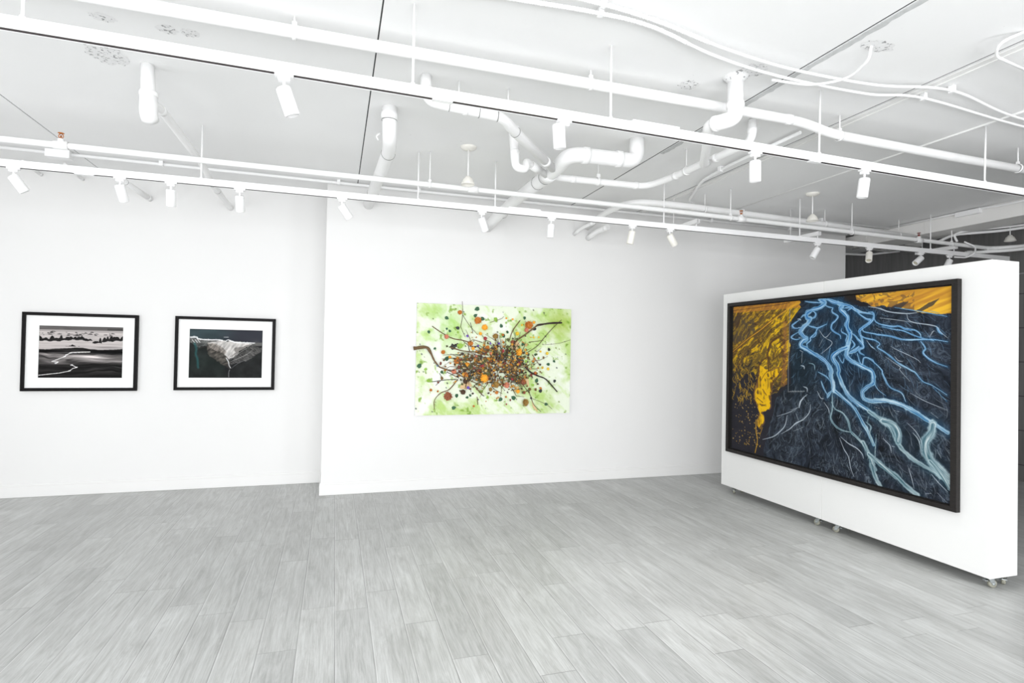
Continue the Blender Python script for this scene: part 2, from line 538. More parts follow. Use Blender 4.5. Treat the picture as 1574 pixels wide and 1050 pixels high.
def smooth(pts, n=6):
    P = [np.array(p, float) for p in pts]
    if len(P) < 3:
        return P
    P = [2 * P[0] - P[1]] + P + [2 * P[-1] - P[-2]]
    out = []
    for i in range(1, len(P) - 2):
        for k in range(n):
            t = k / n
            out.append(0.5 * ((2 * P[i]) + (-P[i - 1] + P[i + 1]) * t + (2 * P[i - 1] - 5 * P[i] + 4 * P[i + 1] - P[i + 2]) * t * t + (-P[i - 1] + 3 * P[i] - 3 * P[i + 1] + P[i + 2]) * t ** 3))
    out.append(P[-2])
    return out


class Canvas:
    """a painted sheet: colours are held per point of a fine mesh, in units of its width"""
    def __init__(s, nx, aspect, rgb):
        s.nx, s.ny = nx, int(round(nx * aspect))
        s.asp = aspect
        s.u, s.v = np.meshgrid(np.linspace(0, 1, s.nx), np.linspace(0, aspect, s.ny))
        s.c = np.ones((s.ny, s.nx, 3)) * np.array(rgb)

    def over(s, a, rgb, win=None):
        if win is None:
            win = (slice(None), slice(None))
        rgb = np.asarray(rgb, float)
        s.c[win] = s.c[win] * (1 - a[..., None]) + rgb * a[..., None]

    def window(s, u0, v0, u1, v1):
        i0, i1 = int(max(0, v0 * s.nx)), int(min(s.ny, v1 * s.nx + 2))
        j0, j1 = int(max(0, u0 * s.nx)), int(min(s.nx, u1 * s.nx + 2))
        return (slice(i0, max(i0, i1)), slice(j0, max(j0, j1)))

    def stroke(s, pts, colf, w=None, soft=0.5, op=1.0, edge=None, curve=True, taper=False, ragged=0.0):
        """pts: (u, v[, width]); colf: rgb or function(u, v, along, across) -> rgb array"""
        P = [(p[0], p[1], (p[2] if len(p) > 2 else w)) for p in pts]
        if curve:
            P = smooth(P)
        if taper:
            n = len(P)
            P = [(p[0], p[1], p[2] * (0.35 + 0.65 * min(1.0, min(i, n - 1 - i) / (0.3 * n)))) for i, p in enumerate(P)]
        pad = max(p[2] for p in P) * 1.6
        win = s.window(min(p[0] for p in P) - pad, min(p[1] for p in P) - pad, max(p[0] for p in P) + pad, max(p[1] for p in P) + pad)
        U, V = s.u[win], s.v[win]
        if U.size == 0:
            return
        best = np.full(U.shape, 9.0)
        along = np.zeros(U.shape)
        side = np.zeros(U.shape)
        acc = 0.0
        for p, q in zip(P[:-1], P[1:]):
            dx, dy = q[0] - p[0], q[1] - p[1]
            L = dx * dx + dy * dy + 1e-12
            t = np.clip(((U - p[0]) * dx + (V - p[1]) * dy) / L, 0, 1)
            d = np.hypot(U - p[0] - t * dx, V - p[1] - t * dy) / (0.5 * (p[2] + t * (q[2] - p[2])) + 1e-9)
            m_ = d < best
            best = np.where(m_, d, best)
            along = np.where(m_, acc + t * math.sqrt(L), along)
            side = np.where(m_, np.sign((U - p[0]) * dy - (V - p[1]) * dx) * d, side)
            acc += math.sqrt(L)
        if ragged:
            best = best * (1 + ragged * (fbm(U * 55, V * 55, 171, 3) - 0.5))
        a = np.clip((1 + soft - best) / (2 * soft), 0, 1) * op
        rgb = colf(U, V, along, side) if callable(colf) else colf
        s.over(a, rgb, win)
        if edge is not None:
            e = np.clip(1 - np.abs(best - 0.85) / 0.35, 0, 1) * op * 0.55
            s.over(e, edge, win)

    def blur(s, k=1):
        for _ in range(k):
            p = np.pad(s.c, ((1, 1), (1, 1), (0, 0)), 'edge')
            s.c = (p[:-2, 1:-1] + p[2:, 1:-1] + p[1:-1, :-2] + p[1:-1, 2:] + 2 * p[1:-1, 1:-1]) / 6

    def inside(s, pts, U=None, V=None):
        U = s.u if U is None else U
        V = s.v if V is None else V
        r = np.zeros(U.shape, bool)
        n = len(pts)
        for i in range(n):
            x0, y0 = pts[i][:2]
            x1, y1 = pts[(i + 1) % n][:2]
            if y0 == y1:
                continue
            r ^= ((V >= min(y0, y1)) & (V < max(y0, y1)) & (U < (x1 - x0) * (V - y0) / (y1 - y0) + x0))
        return r

    def build(s, name, mat, parent, p00, du, dv, height=None, hdir=None, ink=1.0):
        """p00: world position of (0,0); du, dv: world vectors for one unit of u and v"""
        off = world_of(parent)
        p00, du, dv = np.array(p00) - np.array(off), np.array(du), np.array(dv)
        co = p00 + s.u[..., None] * du + s.v[..., None] * dv
        if height is not None:
            co = co + height[..., None] * np.array(hdir)
        ny, nx = s.ny, s.nx
        me = bpy.data.meshes.new(name)
        me.vertices.add(nx * ny)
        me.vertices.foreach_set('co', co.reshape(-1).astype(np.float32))
        idx = np.arange(nx * ny).reshape(ny, nx)
        q = np.stack([idx[:-1, :-1], idx[1:, :-1], idx[1:, 1:], idx[:-1, 1:]], -1).reshape(-1, 4)
        nf = len(q)
        me.loops.add(nf * 4)
        me.loops.foreach_set('vertex_index', q.reshape(-1).astype(np.int32))
        me.polygons.add(nf)
        me.polygons.foreach_set('loop_start', (np.arange(nf) * 4).astype(np.int32))
        me.update(calc_edges=True)
        if height is not None:
            me.polygons.foreach_set('use_smooth', np.ones(nf, bool))
        ca = me.color_attributes.new('pigment', 'FLOAT_COLOR', 'POINT')
        rgba = np.ones((ny * nx, 4), np.float32)
        c = np.clip(s.c.reshape(-1, 3), 0, 1)
        rgba[:, :3] = np.where(c <= 0.04045, c / 12.92, ((c + 0.055) / 1.055) ** 2.4) * ink
        ca.data.foreach_set('color', rgba.reshape(-1))
        me.materials.append(mat)
        o = bpy.data.objects.new(name, me)
        o.parent = parent
        col.objects.link(o)
        return o


def C8(r, g_, b_):
    return np.array([r, g_, b_]) / 255.0


RIVERS = [
 ('b', [(0.5026, 0.0036, 0.013), (0.5274, 0.0174, 0.0151), (0.5071, 0.0329, 0.014), (0.4652, 0.0422, 0.014), (0.4394, 0.0546, 0.016), (0.4418, 0.0722, 0.0152), (0.4571, 0.0782, 0.0162), (0.44, 0.0966, 0.0155), (0.4226, 0.11, 0.0158), (0.4094, 0.1273, 0.0168), (0.4231, 0.1452, 0.015), (0.4408, 0.156, 0.0164), (0.4233, 0.1628, 0.0154), (0.4103, 0.1839, 0.0162), (0.4458, 0.2013, 0.014), (0.4804, 0.2182, 0.0137), (0.5098, 0.2313, 0.0137), (0.5385, 0.2508, 0.0142), (0.5588, 0.28, 0.0147), (0.5562, 0.2937, 0.0149), (0.5668, 0.3271, 0.0148), (0.5697, 0.3566, 0.0147)]),
 ('b', [(0.5867, 0.0234, 0.0134), (0.6059, 0.0313, 0.0151), (0.5966, 0.0469, 0.0155), (0.6138, 0.0626, 0.0142), (0.629, 0.0811, 0.015), (0.6256, 0.1035, 0.0154), (0.6295, 0.1197, 0.0149), (0.6408, 0.1393, 0.015), (0.6373, 0.1616, 0.0152), (0.6302, 0.184, 0.0152), (0.625, 0.213, 0.0153), (0.6308, 0.2289, 0.0145), (0.6565, 0.2443, 0.0137), (0.6922, 0.2589, 0.0133), (0.7268, 0.273, 0.0133), (0.7343, 0.2851, 0.0139), (0.7366, 0.3046, 0.0138), (0.7325, 0.3186, 0.013), (0.7086, 0.3341, 0.013), (0.6932, 0.3512, 0.0142), (0.7001, 0.3745, 0.0141), (0.731, 0.3796, 0.0128), (0.7454, 0.3766, 0.0125), (0.7828, 0.3732, 0.0125), (0.8342, 0.3804, 0.0124), (0.8783, 0.397, 0.0123), (0.9206, 0.4198, 0.012), (0.9566, 0.4354, 0.0118), (0.9892, 0.453, 0.0116)]),
 ('b', [(0.5026, 0.0036, 0.0089), (0.5353, 0.0062, 0.0087), (0.5594, 0.0181, 0.0086), (0.5867, 0.0234, 0.0085), (0.621, 0.0323, 0.0084), (0.6432, 0.0403, 0.0084), (0.6579, 0.0508, 0.0084), (0.6795, 0.0615, 0.0082), (0.7143, 0.0697, 0.008), (0.7347, 0.0739, 0.008)]),
 ('b', [(0.5393, 0.0032, 0.0062), (0.5672, 0.0137, 0.0061), (0.5906, 0.022, 0.0061)]),
 ('b', [(0.4299, 0.005, 0.0052), (0.469, 0.0121, 0.0051), (0.5151, 0.0175, 0.0051)]),
 ('b', [(0.6407, 0.1361, 0.0074), (0.659, 0.146, 0.0075), (0.6735, 0.162, 0.0075), (0.6878, 0.1747, 0.0076), (0.695, 0.1903, 0.0078), (0.681, 0.1966, 0.0077), (0.6811, 0.2091, 0.0077), (0.6988, 0.2182, 0.0072)]),
 ('b', [(0.6542, 0.0474, 0.0074), (0.6796, 0.071, 0.0072), (0.7042, 0.0878, 0.007), (0.7214, 0.0948, 0.0076), (0.7079, 0.1097, 0.0075), (0.6802, 0.1275, 0.0078), (0.6804, 0.1401, 0.0079), (0.6912, 0.1653, 0.0078), (0.6949, 0.1809, 0.0078)]),
 ('b', [(0.6907, 0.1216, 0.0056), (0.6978, 0.1342, 0.0052), (0.7405, 0.1429, 0.005), (0.7488, 0.1452, 0.005), (0.7974, 0.1515, 0.0049), (0.8438, 0.1638, 0.0048), (0.9023, 0.1645, 0.0046), (0.944, 0.1649, 0.0045), (0.9865, 0.1721, 0.0044)]),
 ('b', [(0.6266, 0.1904, 0.0124), (0.5928, 0.2036, 0.0129), (0.566, 0.2236, 0.0142), (0.5701, 0.24, 0.0143), (0.5858, 0.256, 0.0141), (0.5938, 0.2786, 0.0144), (0.5913, 0.292, 0.0144), (0.6113, 0.3326, 0.014), (0.6357, 0.368, 0.0136), (0.6733, 0.3931, 0.0129), (0.7094, 0.4094, 0.0126), (0.7436, 0.4292, 0.0124)]),
 ('b', [(0.6306, 0.2129, 0.0098), (0.6597, 0.203, 0.0099), (0.6774, 0.1872, 0.0101)]),
 ('g', [(0.7182, 0.417, 0.0125), (0.773, 0.4454, 0.0123), (0.8046, 0.4704, 0.0123), (0.8305, 0.5144, 0.0121), (0.8653, 0.5461, 0.0118), (0.9127, 0.5693, 0.0114), (0.9534, 0.5835, 0.0111), (0.9967, 0.607, 0.0109)]),
 ('g', [(0.773, 0.4454, 0.021), (0.8096, 0.4504, 0.0214), (0.8301, 0.4763, 0.0215), (0.8304, 0.5049, 0.0208)]),
 ('g', [(0.9433, 0.435, 0.0241), (0.9391, 0.4603, 0.0235), (0.9212, 0.4903, 0.0241), (0.9214, 0.5176, 0.0262), (0.9353, 0.5467, 0.0269), (0.9621, 0.5727, 0.0267), (0.9924, 0.5927, 0.0262)]),
 ('g', [(0.9353, 0.5512, 0.0113), (0.9665, 0.5807, 0.0111), (0.9968, 0.6222, 0.0108)]),
 ('b', [(0.5671, 0.3525, 0.008), (0.5496, 0.3709, 0.0082), (0.5421, 0.3844, 0.0085)]),
 ('b', [(0.5125, 0.3218, 0.0049), (0.5261, 0.3513, 0.0048), (0.5445, 0.3756, 0.0047)]),
 ('b', [(0.4988, 0.2877, 0.0044), (0.5358, 0.3032, 0.0044), (0.554, 0.3194, 0.0045)]),
 ('b', [(0.5772, 0.356, 0.011), (0.6119, 0.3783, 0.0108), (0.6455, 0.3999, 0.0107), (0.669, 0.4218, 0.0108), (0.6921, 0.4553, 0.0107), (0.7102, 0.4807, 0.0106), (0.7236, 0.5024, 0.0106), (0.7391, 0.5314, 0.0105)]),
 ('g', [(0.5627, 0.3996, 0.0077), (0.5781, 0.4234, 0.0073), (0.6126, 0.4363, 0.0072), (0.6369, 0.4664, 0.0073), (0.6467, 0.4978, 0.0073), (0.6747, 0.5179, 0.007), (0.702, 0.5415, 0.007), (0.7288, 0.5762, 0.0069), (0.7454, 0.6004, 0.0069)]),
 ('g', [(0.6974, 0.5303, 0.0136), (0.7199, 0.5661, 0.0134), (0.7333, 0.595, 0.0133), (0.7456, 0.6159, 0.0119), (0.7313, 0.6009, 0.013), (0.7483, 0.6471, 0.0133), (0.7647, 0.6681, 0.0132)]),
 ('g', [(0.7198, 0.568, 0.0157), (0.753, 0.5867, 0.0154), (0.7905, 0.6086, 0.0151), (0.8265, 0.6249, 0.0148), (0.8565, 0.6465, 0.0146), (0.895, 0.6674, 0.0142)]),
 ('g', [(0.5648, 0.3654, 0.0065), (0.5655, 0.4247, 0.0065), (0.5584, 0.4595, 0.0066), (0.5789, 0.4865, 0.0063), (0.6085, 0.4991, 0.0058), (0.6467, 0.5019, 0.0055)]),
 ('g', [(0.7099, 0.457, 0.0047), (0.7276, 0.4704, 0.0047), (0.7235, 0.4946, 0.0047), (0.7368, 0.5239, 0.0047)]),
 ('g', [(0.7185, 0.4361, 0.0035), (0.7143, 0.4564, 0.0035)]),
 ('g', [(0.6925, 0.4912, 0.0029), (0.6792, 0.5132, 0.0029)]),
 ('w', [(0.4453, 0.3795, 0.0043), (0.4173, 0.4043, 0.0046), (0.4063, 0.4371, 0.0049)]),
 ('w', [(0.3593, 0.4513, 0.0032), (0.3947, 0.4383, 0.0032)]),
 ('w', [(0.3605, 0.5251, 0.004), (0.3956, 0.4998, 0.0038), (0.4299, 0.4796, 0.0039), (0.4575, 0.4495, 0.0043), (0.4625, 0.418, 0.0045)]),
 ('w', [(0.604, 0.5247, 0.0045), (0.6378, 0.5441, 0.0043), (0.6705, 0.5549, 0.0043), (0.6934, 0.5709, 0.0044), (0.7003, 0.5875, 0.0044)]),
 ('w', [(0.5992, 0.5296, 0.0038), (0.619, 0.5679, 0.0038), (0.6384, 0.5931, 0.0037), (0.6483, 0.632, 0.0037), (0.6626, 0.6614, 0.0037)]),
 ('w', [(0.5268, 0.403, 0.0036), (0.5478, 0.4266, 0.0036), (0.5531, 0.4431, 0.0036)]),
 ('w', [(0.4944, 0.3623, 0.0037), (0.5108, 0.3871, 0.0036), (0.5266, 0.3901, 0.0032)]),
 ('w', [(0.4034, 0.4381, 0.005), (0.4102, 0.411, 0.0047), (0.4267, 0.3982, 0.0042)]),
 ('w', [(0.2824, 0.4865, 0.0025), (0.3495, 0.4631, 0.0025), (0.4034, 0.4343, 0.0024)]),
 ('w', [(0.2018, 0.5985, 0.0048), (0.2624, 0.577, 0.0048), (0.2993, 0.5516, 0.0051), (0.33, 0.5199, 0.0057), (0.3421, 0.4756, 0.0059)]),
 ('w', [(0.3099, 0.5579, 0.0039), (0.3605, 0.5273, 0.004), (0.3898, 0.5004, 0.0038), (0.428, 0.4842, 0.0036)]),
 ('w', [(0.3892, 0.4624, 0.0052), (0.4017, 0.4875, 0.0051)]),
 ('w', [(0.3756, 0.5367, 0.0027), (0.4284, 0.5122, 0.0026)]),
 ('k', [(0.3505, 0.0316, 0.0039), (0.3478, 0.1621, 0.0039), (0.3451, 0.289, 0.0039), (0.3453, 0.2618, 0.0039), (0.3461, 0.3763, 0.0038), (0.4263, 0.3701, 0.0029)]),
 ('w', [(0.3581, 0.3727, 0.0027), (0.4339, 0.3669, 0.0026)]),
 ('w', [(0.4452, 0.3696, 0.0059), (0.4438, 0.355, 0.0056), (0.4251, 0.3496, 0.0051)]),
 ('w', [(0.3906, 0.0752, 0.0059), (0.4042, 0.0758, 0.0059), (0.4088, 0.0813, 0.0068)]),
 ('w', [(0.3956, 0.1092, 0.0059), (0.4114, 0.1104, 0.0058)]),
 ('w', [(0.3985, 0.1501, 0.0059), (0.4143, 0.1539, 0.0059)]),
 ('w', [(0.4061, 0.2033, 0.0062), (0.4218, 0.2103, 0.0062)]),
 ('w', [(0.4115, 0.2651, 0.0054), (0.4271, 0.2681, 0.006), (0.4294, 0.2785, 0.0066)]),
 ('w', [(0.4174, 0.2121, 0.004), (0.4158, 0.2544, 0.004)]),
 ('b', [(0.4042, 0.0775, 0.006), (0.3771, 0.0907, 0.0062), (0.3633, 0.101, 0.007), (0.3774, 0.1122, 0.0054), (0.4047, 0.1112, 0.0054)]),
 ('b', [(0.4004, 0.1271, 0.0047), (0.3686, 0.1407, 0.0049), (0.3594, 0.1514, 0.0052), (0.3827, 0.1588, 0.0043), (0.4054, 0.1556, 0.0043)]),
 ('b', [(0.4086, 0.0707, 0.0047), (0.4218, 0.0607, 0.0044), (0.4394, 0.0581, 0.0041)]),
 ('b', [(0.4488, 0.1039, 0.0053), (0.4704, 0.1098, 0.0052), (0.4958, 0.114, 0.0052), (0.5365, 0.1002, 0.0053)]),
 ('b', [(0.4958, 0.114, 0.0061), (0.4793, 0.1359, 0.006), (0.4581, 0.1527, 0.0062), (0.4583, 0.1631, 0.0062), (0.4411, 0.1769, 0.0064), (0.4457, 0.1909, 0.0064)]),
 ('b', [(0.4874, 0.1189, 0.0051), (0.4836, 0.1428, 0.0049), (0.4667, 0.1529, 0.0046)]),
 ('b', [(0.4571, 0.0782, 0.0056), (0.4783, 0.0705, 0.006), (0.4824, 0.057, 0.0061), (0.4652, 0.0422, 0.0056)]),
 ('b', [(0.5275, 0.0258, 0.0036), (0.5397, 0.0334, 0.0035), (0.5636, 0.0399, 0.0035)]),
 ('b', [(0.5636, 0.0399, 0.0065), (0.5599, 0.0546, 0.0061), (0.5854, 0.0725, 0.0061), (0.5759, 0.0885, 0.0063), (0.5605, 0.1011, 0.0065), (0.5587, 0.1209, 0.0063), (0.5765, 0.1346, 0.0057), (0.5959, 0.1448, 0.0058), (0.5999, 0.1579, 0.0062)]),
 ('b', [(0.6032, 0.119, 0.0046), (0.6034, 0.132, 0.0043), (0.6261, 0.1454, 0.0043), (0.6226, 0.1647, 0.0045), (0.6265, 0.184, 0.0044)]),
 ('b', [(0.6447, 0.1617, 0.0047), (0.6594, 0.1808, 0.0049), (0.6451, 0.1968, 0.0047)]),
 ('b', [(0.6061, 0.0443, 0.0049), (0.6433, 0.0435, 0.0048), (0.6287, 0.0538, 0.0053)]),
 ('w', [(0.5, 0.1227, 0.0031), (0.5291, 0.152, 0.0028), (0.5569, 0.1309, 0.003)]),
 ('w', [(0.5292, 0.1537, 0.0027), (0.5614, 0.1757, 0.0029), (0.5096, 0.2178, 0.0028)]),
 ('w', [(0.517, 0.1603, 0.003), (0.5009, 0.1873, 0.003)]),
 ('b', [(0.5537, 0.1939, 0.0038), (0.5424, 0.2374, 0.0039)]),
 ('g', [(0.4509, 0.2533, 0.0027), (0.4767, 0.2595, 0.003), (0.4812, 0.2799, 0.0032)]),
 ('b', [(0.6705, 0.2124, 0.0053), (0.6815, 0.2436, 0.0052), (0.6922, 0.2526, 0.0049), (0.6989, 0.2276, 0.0048), (0.7297, 0.2331, 0.0047), (0.7416, 0.248, 0.0049)]),
 ('b', [(0.5892, 0.2232, 0.0039), (0.6086, 0.2488, 0.0035), (0.6159, 0.2292, 0.0039)]),
 ('w', [(0.7085, 0.1655, 0.0025), (0.7258, 0.1871, 0.0024), (0.7411, 0.1963, 0.0023)]),
 ('b', [(0.6804, 0.1464, 0.0038), (0.7015, 0.1561, 0.0037), (0.7407, 0.1658, 0.0037)]),
 ('w', [(0.7141, 0.045, 0.0046), (0.7545, 0.0537, 0.0045), (0.7934, 0.0681, 0.0044), (0.852, 0.0773, 0.0043), (0.8901, 0.0765, 0.0043)]),
 ('w', [(0.855, 0.0775, 0.0035), (0.8611, 0.0979, 0.0034), (0.8817, 0.1088, 0.0034), (0.9299, 0.1176, 0.0033), (0.9544, 0.1253, 0.0032), (0.9652, 0.1407, 0.0032), (0.9864, 0.16, 0.0031)]),
 ('w', [(0.9316, 0.1565, 0.0027), (0.941, 0.1401, 0.0027), (0.9464, 0.1375, 0.0027)]),
 ('b', [(0.9531, 0.1253, 0.0052), (0.9572, 0.1336, 0.0052), (0.9612, 0.1406, 0.0052), (0.9706, 0.1489, 0.0052)]),
 ('b', [(0.7143, 0.0651, 0.0055), (0.7313, 0.0676, 0.0056), (0.7349, 0.0862, 0.0061), (0.7215, 0.104, 0.0061), (0.7148, 0.1099, 0.006)]),
 ('b', [(0.7349, 0.0862, 0.0053), (0.7451, 0.1019, 0.0051), (0.7682, 0.1118, 0.0049), (0.8034, 0.119, 0.0049), (0.8282, 0.1184, 0.0048), (0.8525, 0.1293, 0.0047), (0.8819, 0.133, 0.0047), (0.8993, 0.1447, 0.0046), (0.9036, 0.156, 0.0046)]),
 ('b', [(0.765, 0.1178, 0.0036), (0.8066, 0.128, 0.0035), (0.8435, 0.1348, 0.0035), (0.8792, 0.15, 0.0034), (0.9136, 0.1618, 0.0033), (0.944, 0.1677, 0.0033)]),
 ('b', [(0.9023, 0.1701, 0.0042), (0.9138, 0.1842, 0.0042), (0.918, 0.1953, 0.0042), (0.9111, 0.2065, 0.0042), (0.9252, 0.223, 0.0042), (0.9527, 0.2389, 0.0041), (0.9871, 0.25, 0.004)]),
 ('b', [(0.7153, 0.1594, 0.0039), (0.7357, 0.1627, 0.0039), (0.7591, 0.178, 0.0041), (0.7493, 0.1901, 0.0041), (0.7756, 0.2051, 0.0039), (0.8013, 0.2226, 0.0039), (0.8263, 0.2425, 0.0038), (0.8537, 0.2561, 0.0037), (0.8744, 0.2668, 0.0037), (0.8867, 0.273, 0.0037), (0.9104, 0.2994, 0.0037), (0.9423, 0.3111, 0.0036), (0.9861, 0.3368, 0.0035)]),
 ('w', [(0.7822, 0.2229, 0.0023), (0.814, 0.2429, 0.0023), (0.8356, 0.2568, 0.0023), (0.8331, 0.2658, 0.0023), (0.8679, 0.302, 0.0022)]),
 ('b', [(0.7161, 0.2303, 0.0043), (0.7365, 0.2421, 0.0043), (0.7665, 0.2683, 0.0043), (0.7713, 0.2831, 0.0044), (0.798, 0.3256, 0.0043), (0.8388, 0.3418, 0.0041), (0.8539, 0.369, 0.0041)]),
 ('b', [(0.7155, 0.1748, 0.0027), (0.736, 0.1932, 0.0026)]),
 ('w', [(0.8137, 0.2194, 0.0023), (0.8262, 0.2338, 0.0022), (0.8445, 0.2377, 0.0022)]),
 ('b', [(0.8121, 0.0545, 0.002), (0.8726, 0.067, 0.0019), (0.9296, 0.0802, 0.0019), (0.9859, 0.0941, 0.0018)]),
 ('w', [(0.7548, 0.0871, 0.002), (0.8125, 0.0958, 0.002), (0.873, 0.107, 0.0019)]),
 ('w', [(0.7453, 0.1232, 0.0023), (0.7684, 0.1329, 0.0023)]),
 ('w', [(0.8009, 0.1871, 0.0022), (0.8228, 0.1987, 0.0022), (0.8502, 0.2101, 0.0022), (0.8915, 0.2294, 0.0021), (0.903, 0.2403, 0.0021)]),
 ('w', [(0.8594, 0.4391, 0.0021), (0.8884, 0.4631, 0.0021), (0.9074, 0.4925, 0.002), (0.9123, 0.5237, 0.002)]),
 ('w', [(0.879, 0.4691, 0.0025), (0.8981, 0.4894, 0.0025), (0.9053, 0.5204, 0.0024)]),
 ('g', [(0.7493, 0.4931, 0.0027), (0.747, 0.5282, 0.0027), (0.7447, 0.5684, 0.0028), (0.7503, 0.5823, 0.0029)]),
 ('g', [(0.7189, 0.4875, 0.0042), (0.7304, 0.516, 0.0042), (0.7389, 0.5346, 0.0042)]),
 ('w', [(0.8657, 0.5882, 0.0024), (0.8755, 0.6141, 0.0023), (0.8854, 0.649, 0.0023)]),
 ('w', [(0.9401, 0.5908, 0.0025), (0.9624, 0.6127, 0.0025), (0.9927, 0.6363, 0.0024)]),
 ('w', [(0.9583, 0.6448, 0.0023), (0.9887, 0.6679, 0.0022)]),
 ('w', [(0.7736, 0.5042, 0.0025), (0.8, 0.5243, 0.0025), (0.8054, 0.5475, 0.0024)]),
 ('w', [(0.7484, 0.662, 0.0031), (0.762, 0.6687, 0.0031)]),
 ('w', [(0.8078, 0.5254, 0.0041), (0.818, 0.5261, 0.0041)]),
 ('w', [(0.9226, 0.6582, 0.003), (0.9406, 0.6514, 0.003)]),
 ('w', [(0.9385, 0.3972, 0.0022), (0.9608, 0.4126, 0.0021)]),
 ('w', [(0.8142, 0.404, 0.0022), (0.8394, 0.406, 0.0022)]),
 ('w', [(0.7401, 0.3996, 0.0023), (0.7619, 0.4023, 0.0023)]),
 ('w', [(0.9572, 0.5113, 0.0022), (0.9705, 0.5355, 0.0022)]),
 ('b', [(0.7279, 0.2902, 0.0023), (0.7504, 0.3339, 0.0022), (0.7827, 0.3561, 0.0022)]),
 ('w', [(0.8682, 0.3395, 0.0018), (0.9201, 0.3628, 0.0017), (0.9865, 0.383, 0.0017)]),
 ('b', [(0.9423, 0.3156, 0.0019), (0.9863, 0.3566, 0.0019)]),
]
FIELDS = {
 'left': [(-0.021, 0.0002), (0.1762, 0.0014), (0.3287, 0.0028), (0.4031, 0.003), (0.408, 0.0317), (0.3629, 0.0721), (0.3518, 0.1114), (0.3484, 0.1983), (0.3451, 0.289), (0.3387, 0.262), (0.3401, 0.3476), (0.3068, 0.3616), (0.2807, 0.3833), (0.2486, 0.4019), (0.2477, 0.3456), (0.1688, 0.3505), (0.1383, 0.2935), (0.0657, 0.331), (-0.0044, 0.3702), (-0.0129, 0.2729)],
 'vein': [(0.234, 0.2937), (0.1731, 0.2672), (0.1655, 0.3299), (0.1458, 0.3813), (0.1407, 0.4237), (0.1648, 0.4589), (0.177, 0.4867), (0.16, 0.5177), (0.1606, 0.5468), (0.1839, 0.556), (0.2061, 0.5202), (0.2, 0.4922), (0.1939, 0.4724), (0.2415, 0.4672), (0.2483, 0.3858), (0.2638, 0.3365), (0.3057, 0.2946), (0.3259, 0.2624)],
 'top': [(0.5905, 0.0138), (0.6055, 0.0003), (0.7389, -0.0023), (0.7136, 0.0016), (0.9865, 0.0039), (0.9872, 0.0914), (0.9295, 0.0788), (0.8697, 0.0654), (0.7901, 0.0515), (0.714, 0.0372), (0.7139, 0.031), (0.6647, 0.0148), (0.6133, 0.0156)],
 'spit': [(0.6057, 0.0166), (0.6356, 0.0125), (0.6647, 0.0148), (0.6966, 0.0251), (0.7242, 0.038), (0.7002, 0.0378), (0.6577, 0.0333), (0.6209, 0.0242)],
 'darkleft': [(-0.0138, 0.0506), (0.076, 0.0387), (0.1389, 0.0618), (0.1455, 0.121), (0.0668, 0.1675), (-0.0112, 0.1837)],
}
TRACES = [
 ('y', [(-0.0074, 0.2168, 0.0115), (0.0955, 0.1557, 0.0108), (0.1781, 0.114, 0.0104), (0.2406, 0.0778, 0.01), (0.3292, 0.034, 0.0094), (0.4032, 0.0065, 0.0089)]),
 ('m', [(-0.0075, 0.2127, 0.0046), (0.0954, 0.1517, 0.0043), (0.1781, 0.1101, 0.0042), (0.2406, 0.074, 0.004), (0.3292, 0.0303, 0.0038)]),
 ('m', [(-0.0073, 0.221, 0.0046), (0.1013, 0.1578, 0.0043), (0.1889, 0.1143, 0.0041), (0.2509, 0.0783, 0.004)]),
 ('m', [(0.0278, 0.3023, 0.0038), (0.0852, 0.2198, 0.0036), (0.141, 0.1759, 0.0033), (0.1946, 0.1376, 0.0032)]),
 ('m', [(-0.0144, 0.0173, 0.0029), (0.1213, 0.0134, 0.0027), (0.28, 0.0086, 0.0026), (0.3478, 0.0042, 0.0025)]),
 ('m', [(0.234, 0.2937, 0.0101), (0.2276, 0.2218, 0.0101), (0.2473, 0.1687, 0.0092), (0.3067, 0.1396, 0.0081)]),
 ('m', [(0.1705, 0.2964, 0.0072), (0.1807, 0.2611, 0.0067), (0.2226, 0.2333, 0.006)]),
 ('m', [(0.2537, 0.2477, 0.0039), (0.2835, 0.2284, 0.0039), (0.3078, 0.2096, 0.0039)]),
 ('m', [(0.2777, 0.1764, 0.0031), (0.3216, 0.1582, 0.003)]),
 ('m', [(0.2634, 0.2213, 0.0035), (0.2928, 0.1912, 0.0033), (0.3265, 0.1692, 0.0032)]),
 ('m', [(0.2408, 0.2651, 0.0046), (0.2528, 0.3251, 0.0045), (0.2692, 0.3362, 0.0037), (0.3057, 0.2946, 0.004)]),
 ('m', [(0.1731, 0.2672, 0.0057), (0.1683, 0.3256, 0.0056), (0.1458, 0.3813, 0.0057), (0.1407, 0.4237, 0.0058), (0.1648, 0.4589, 0.0056)]),
 ('m', [(0.1859, 0.3412, 0.0037), (0.2082, 0.3112, 0.0036), (0.2357, 0.2896, 0.0034)]),
 ('m', [(0.2483, 0.3858, 0.0049), (0.2533, 0.3533, 0.0049), (0.2638, 0.3325, 0.0047)]),
 ('m', [(0.198, 0.3774, 0.0038), (0.2209, 0.4002, 0.0037)]),
 ('m', [(0.1641, 0.4174, 0.0043), (0.199, 0.4349, 0.0042)]),
 ('y', [(0.16, 0.5177, 0.0054), (0.1609, 0.5676, 0.0054), (0.1704, 0.6077, 0.0053), (0.1568, 0.664, 0.0052)]),
 ('y', [(0.2009, 0.5454, 0.003), (0.1844, 0.5807, 0.003)]),
 ('t', [(0.3209, 0.2704, 0.0032), (0.3066, 0.3498, 0.0033)]),
]

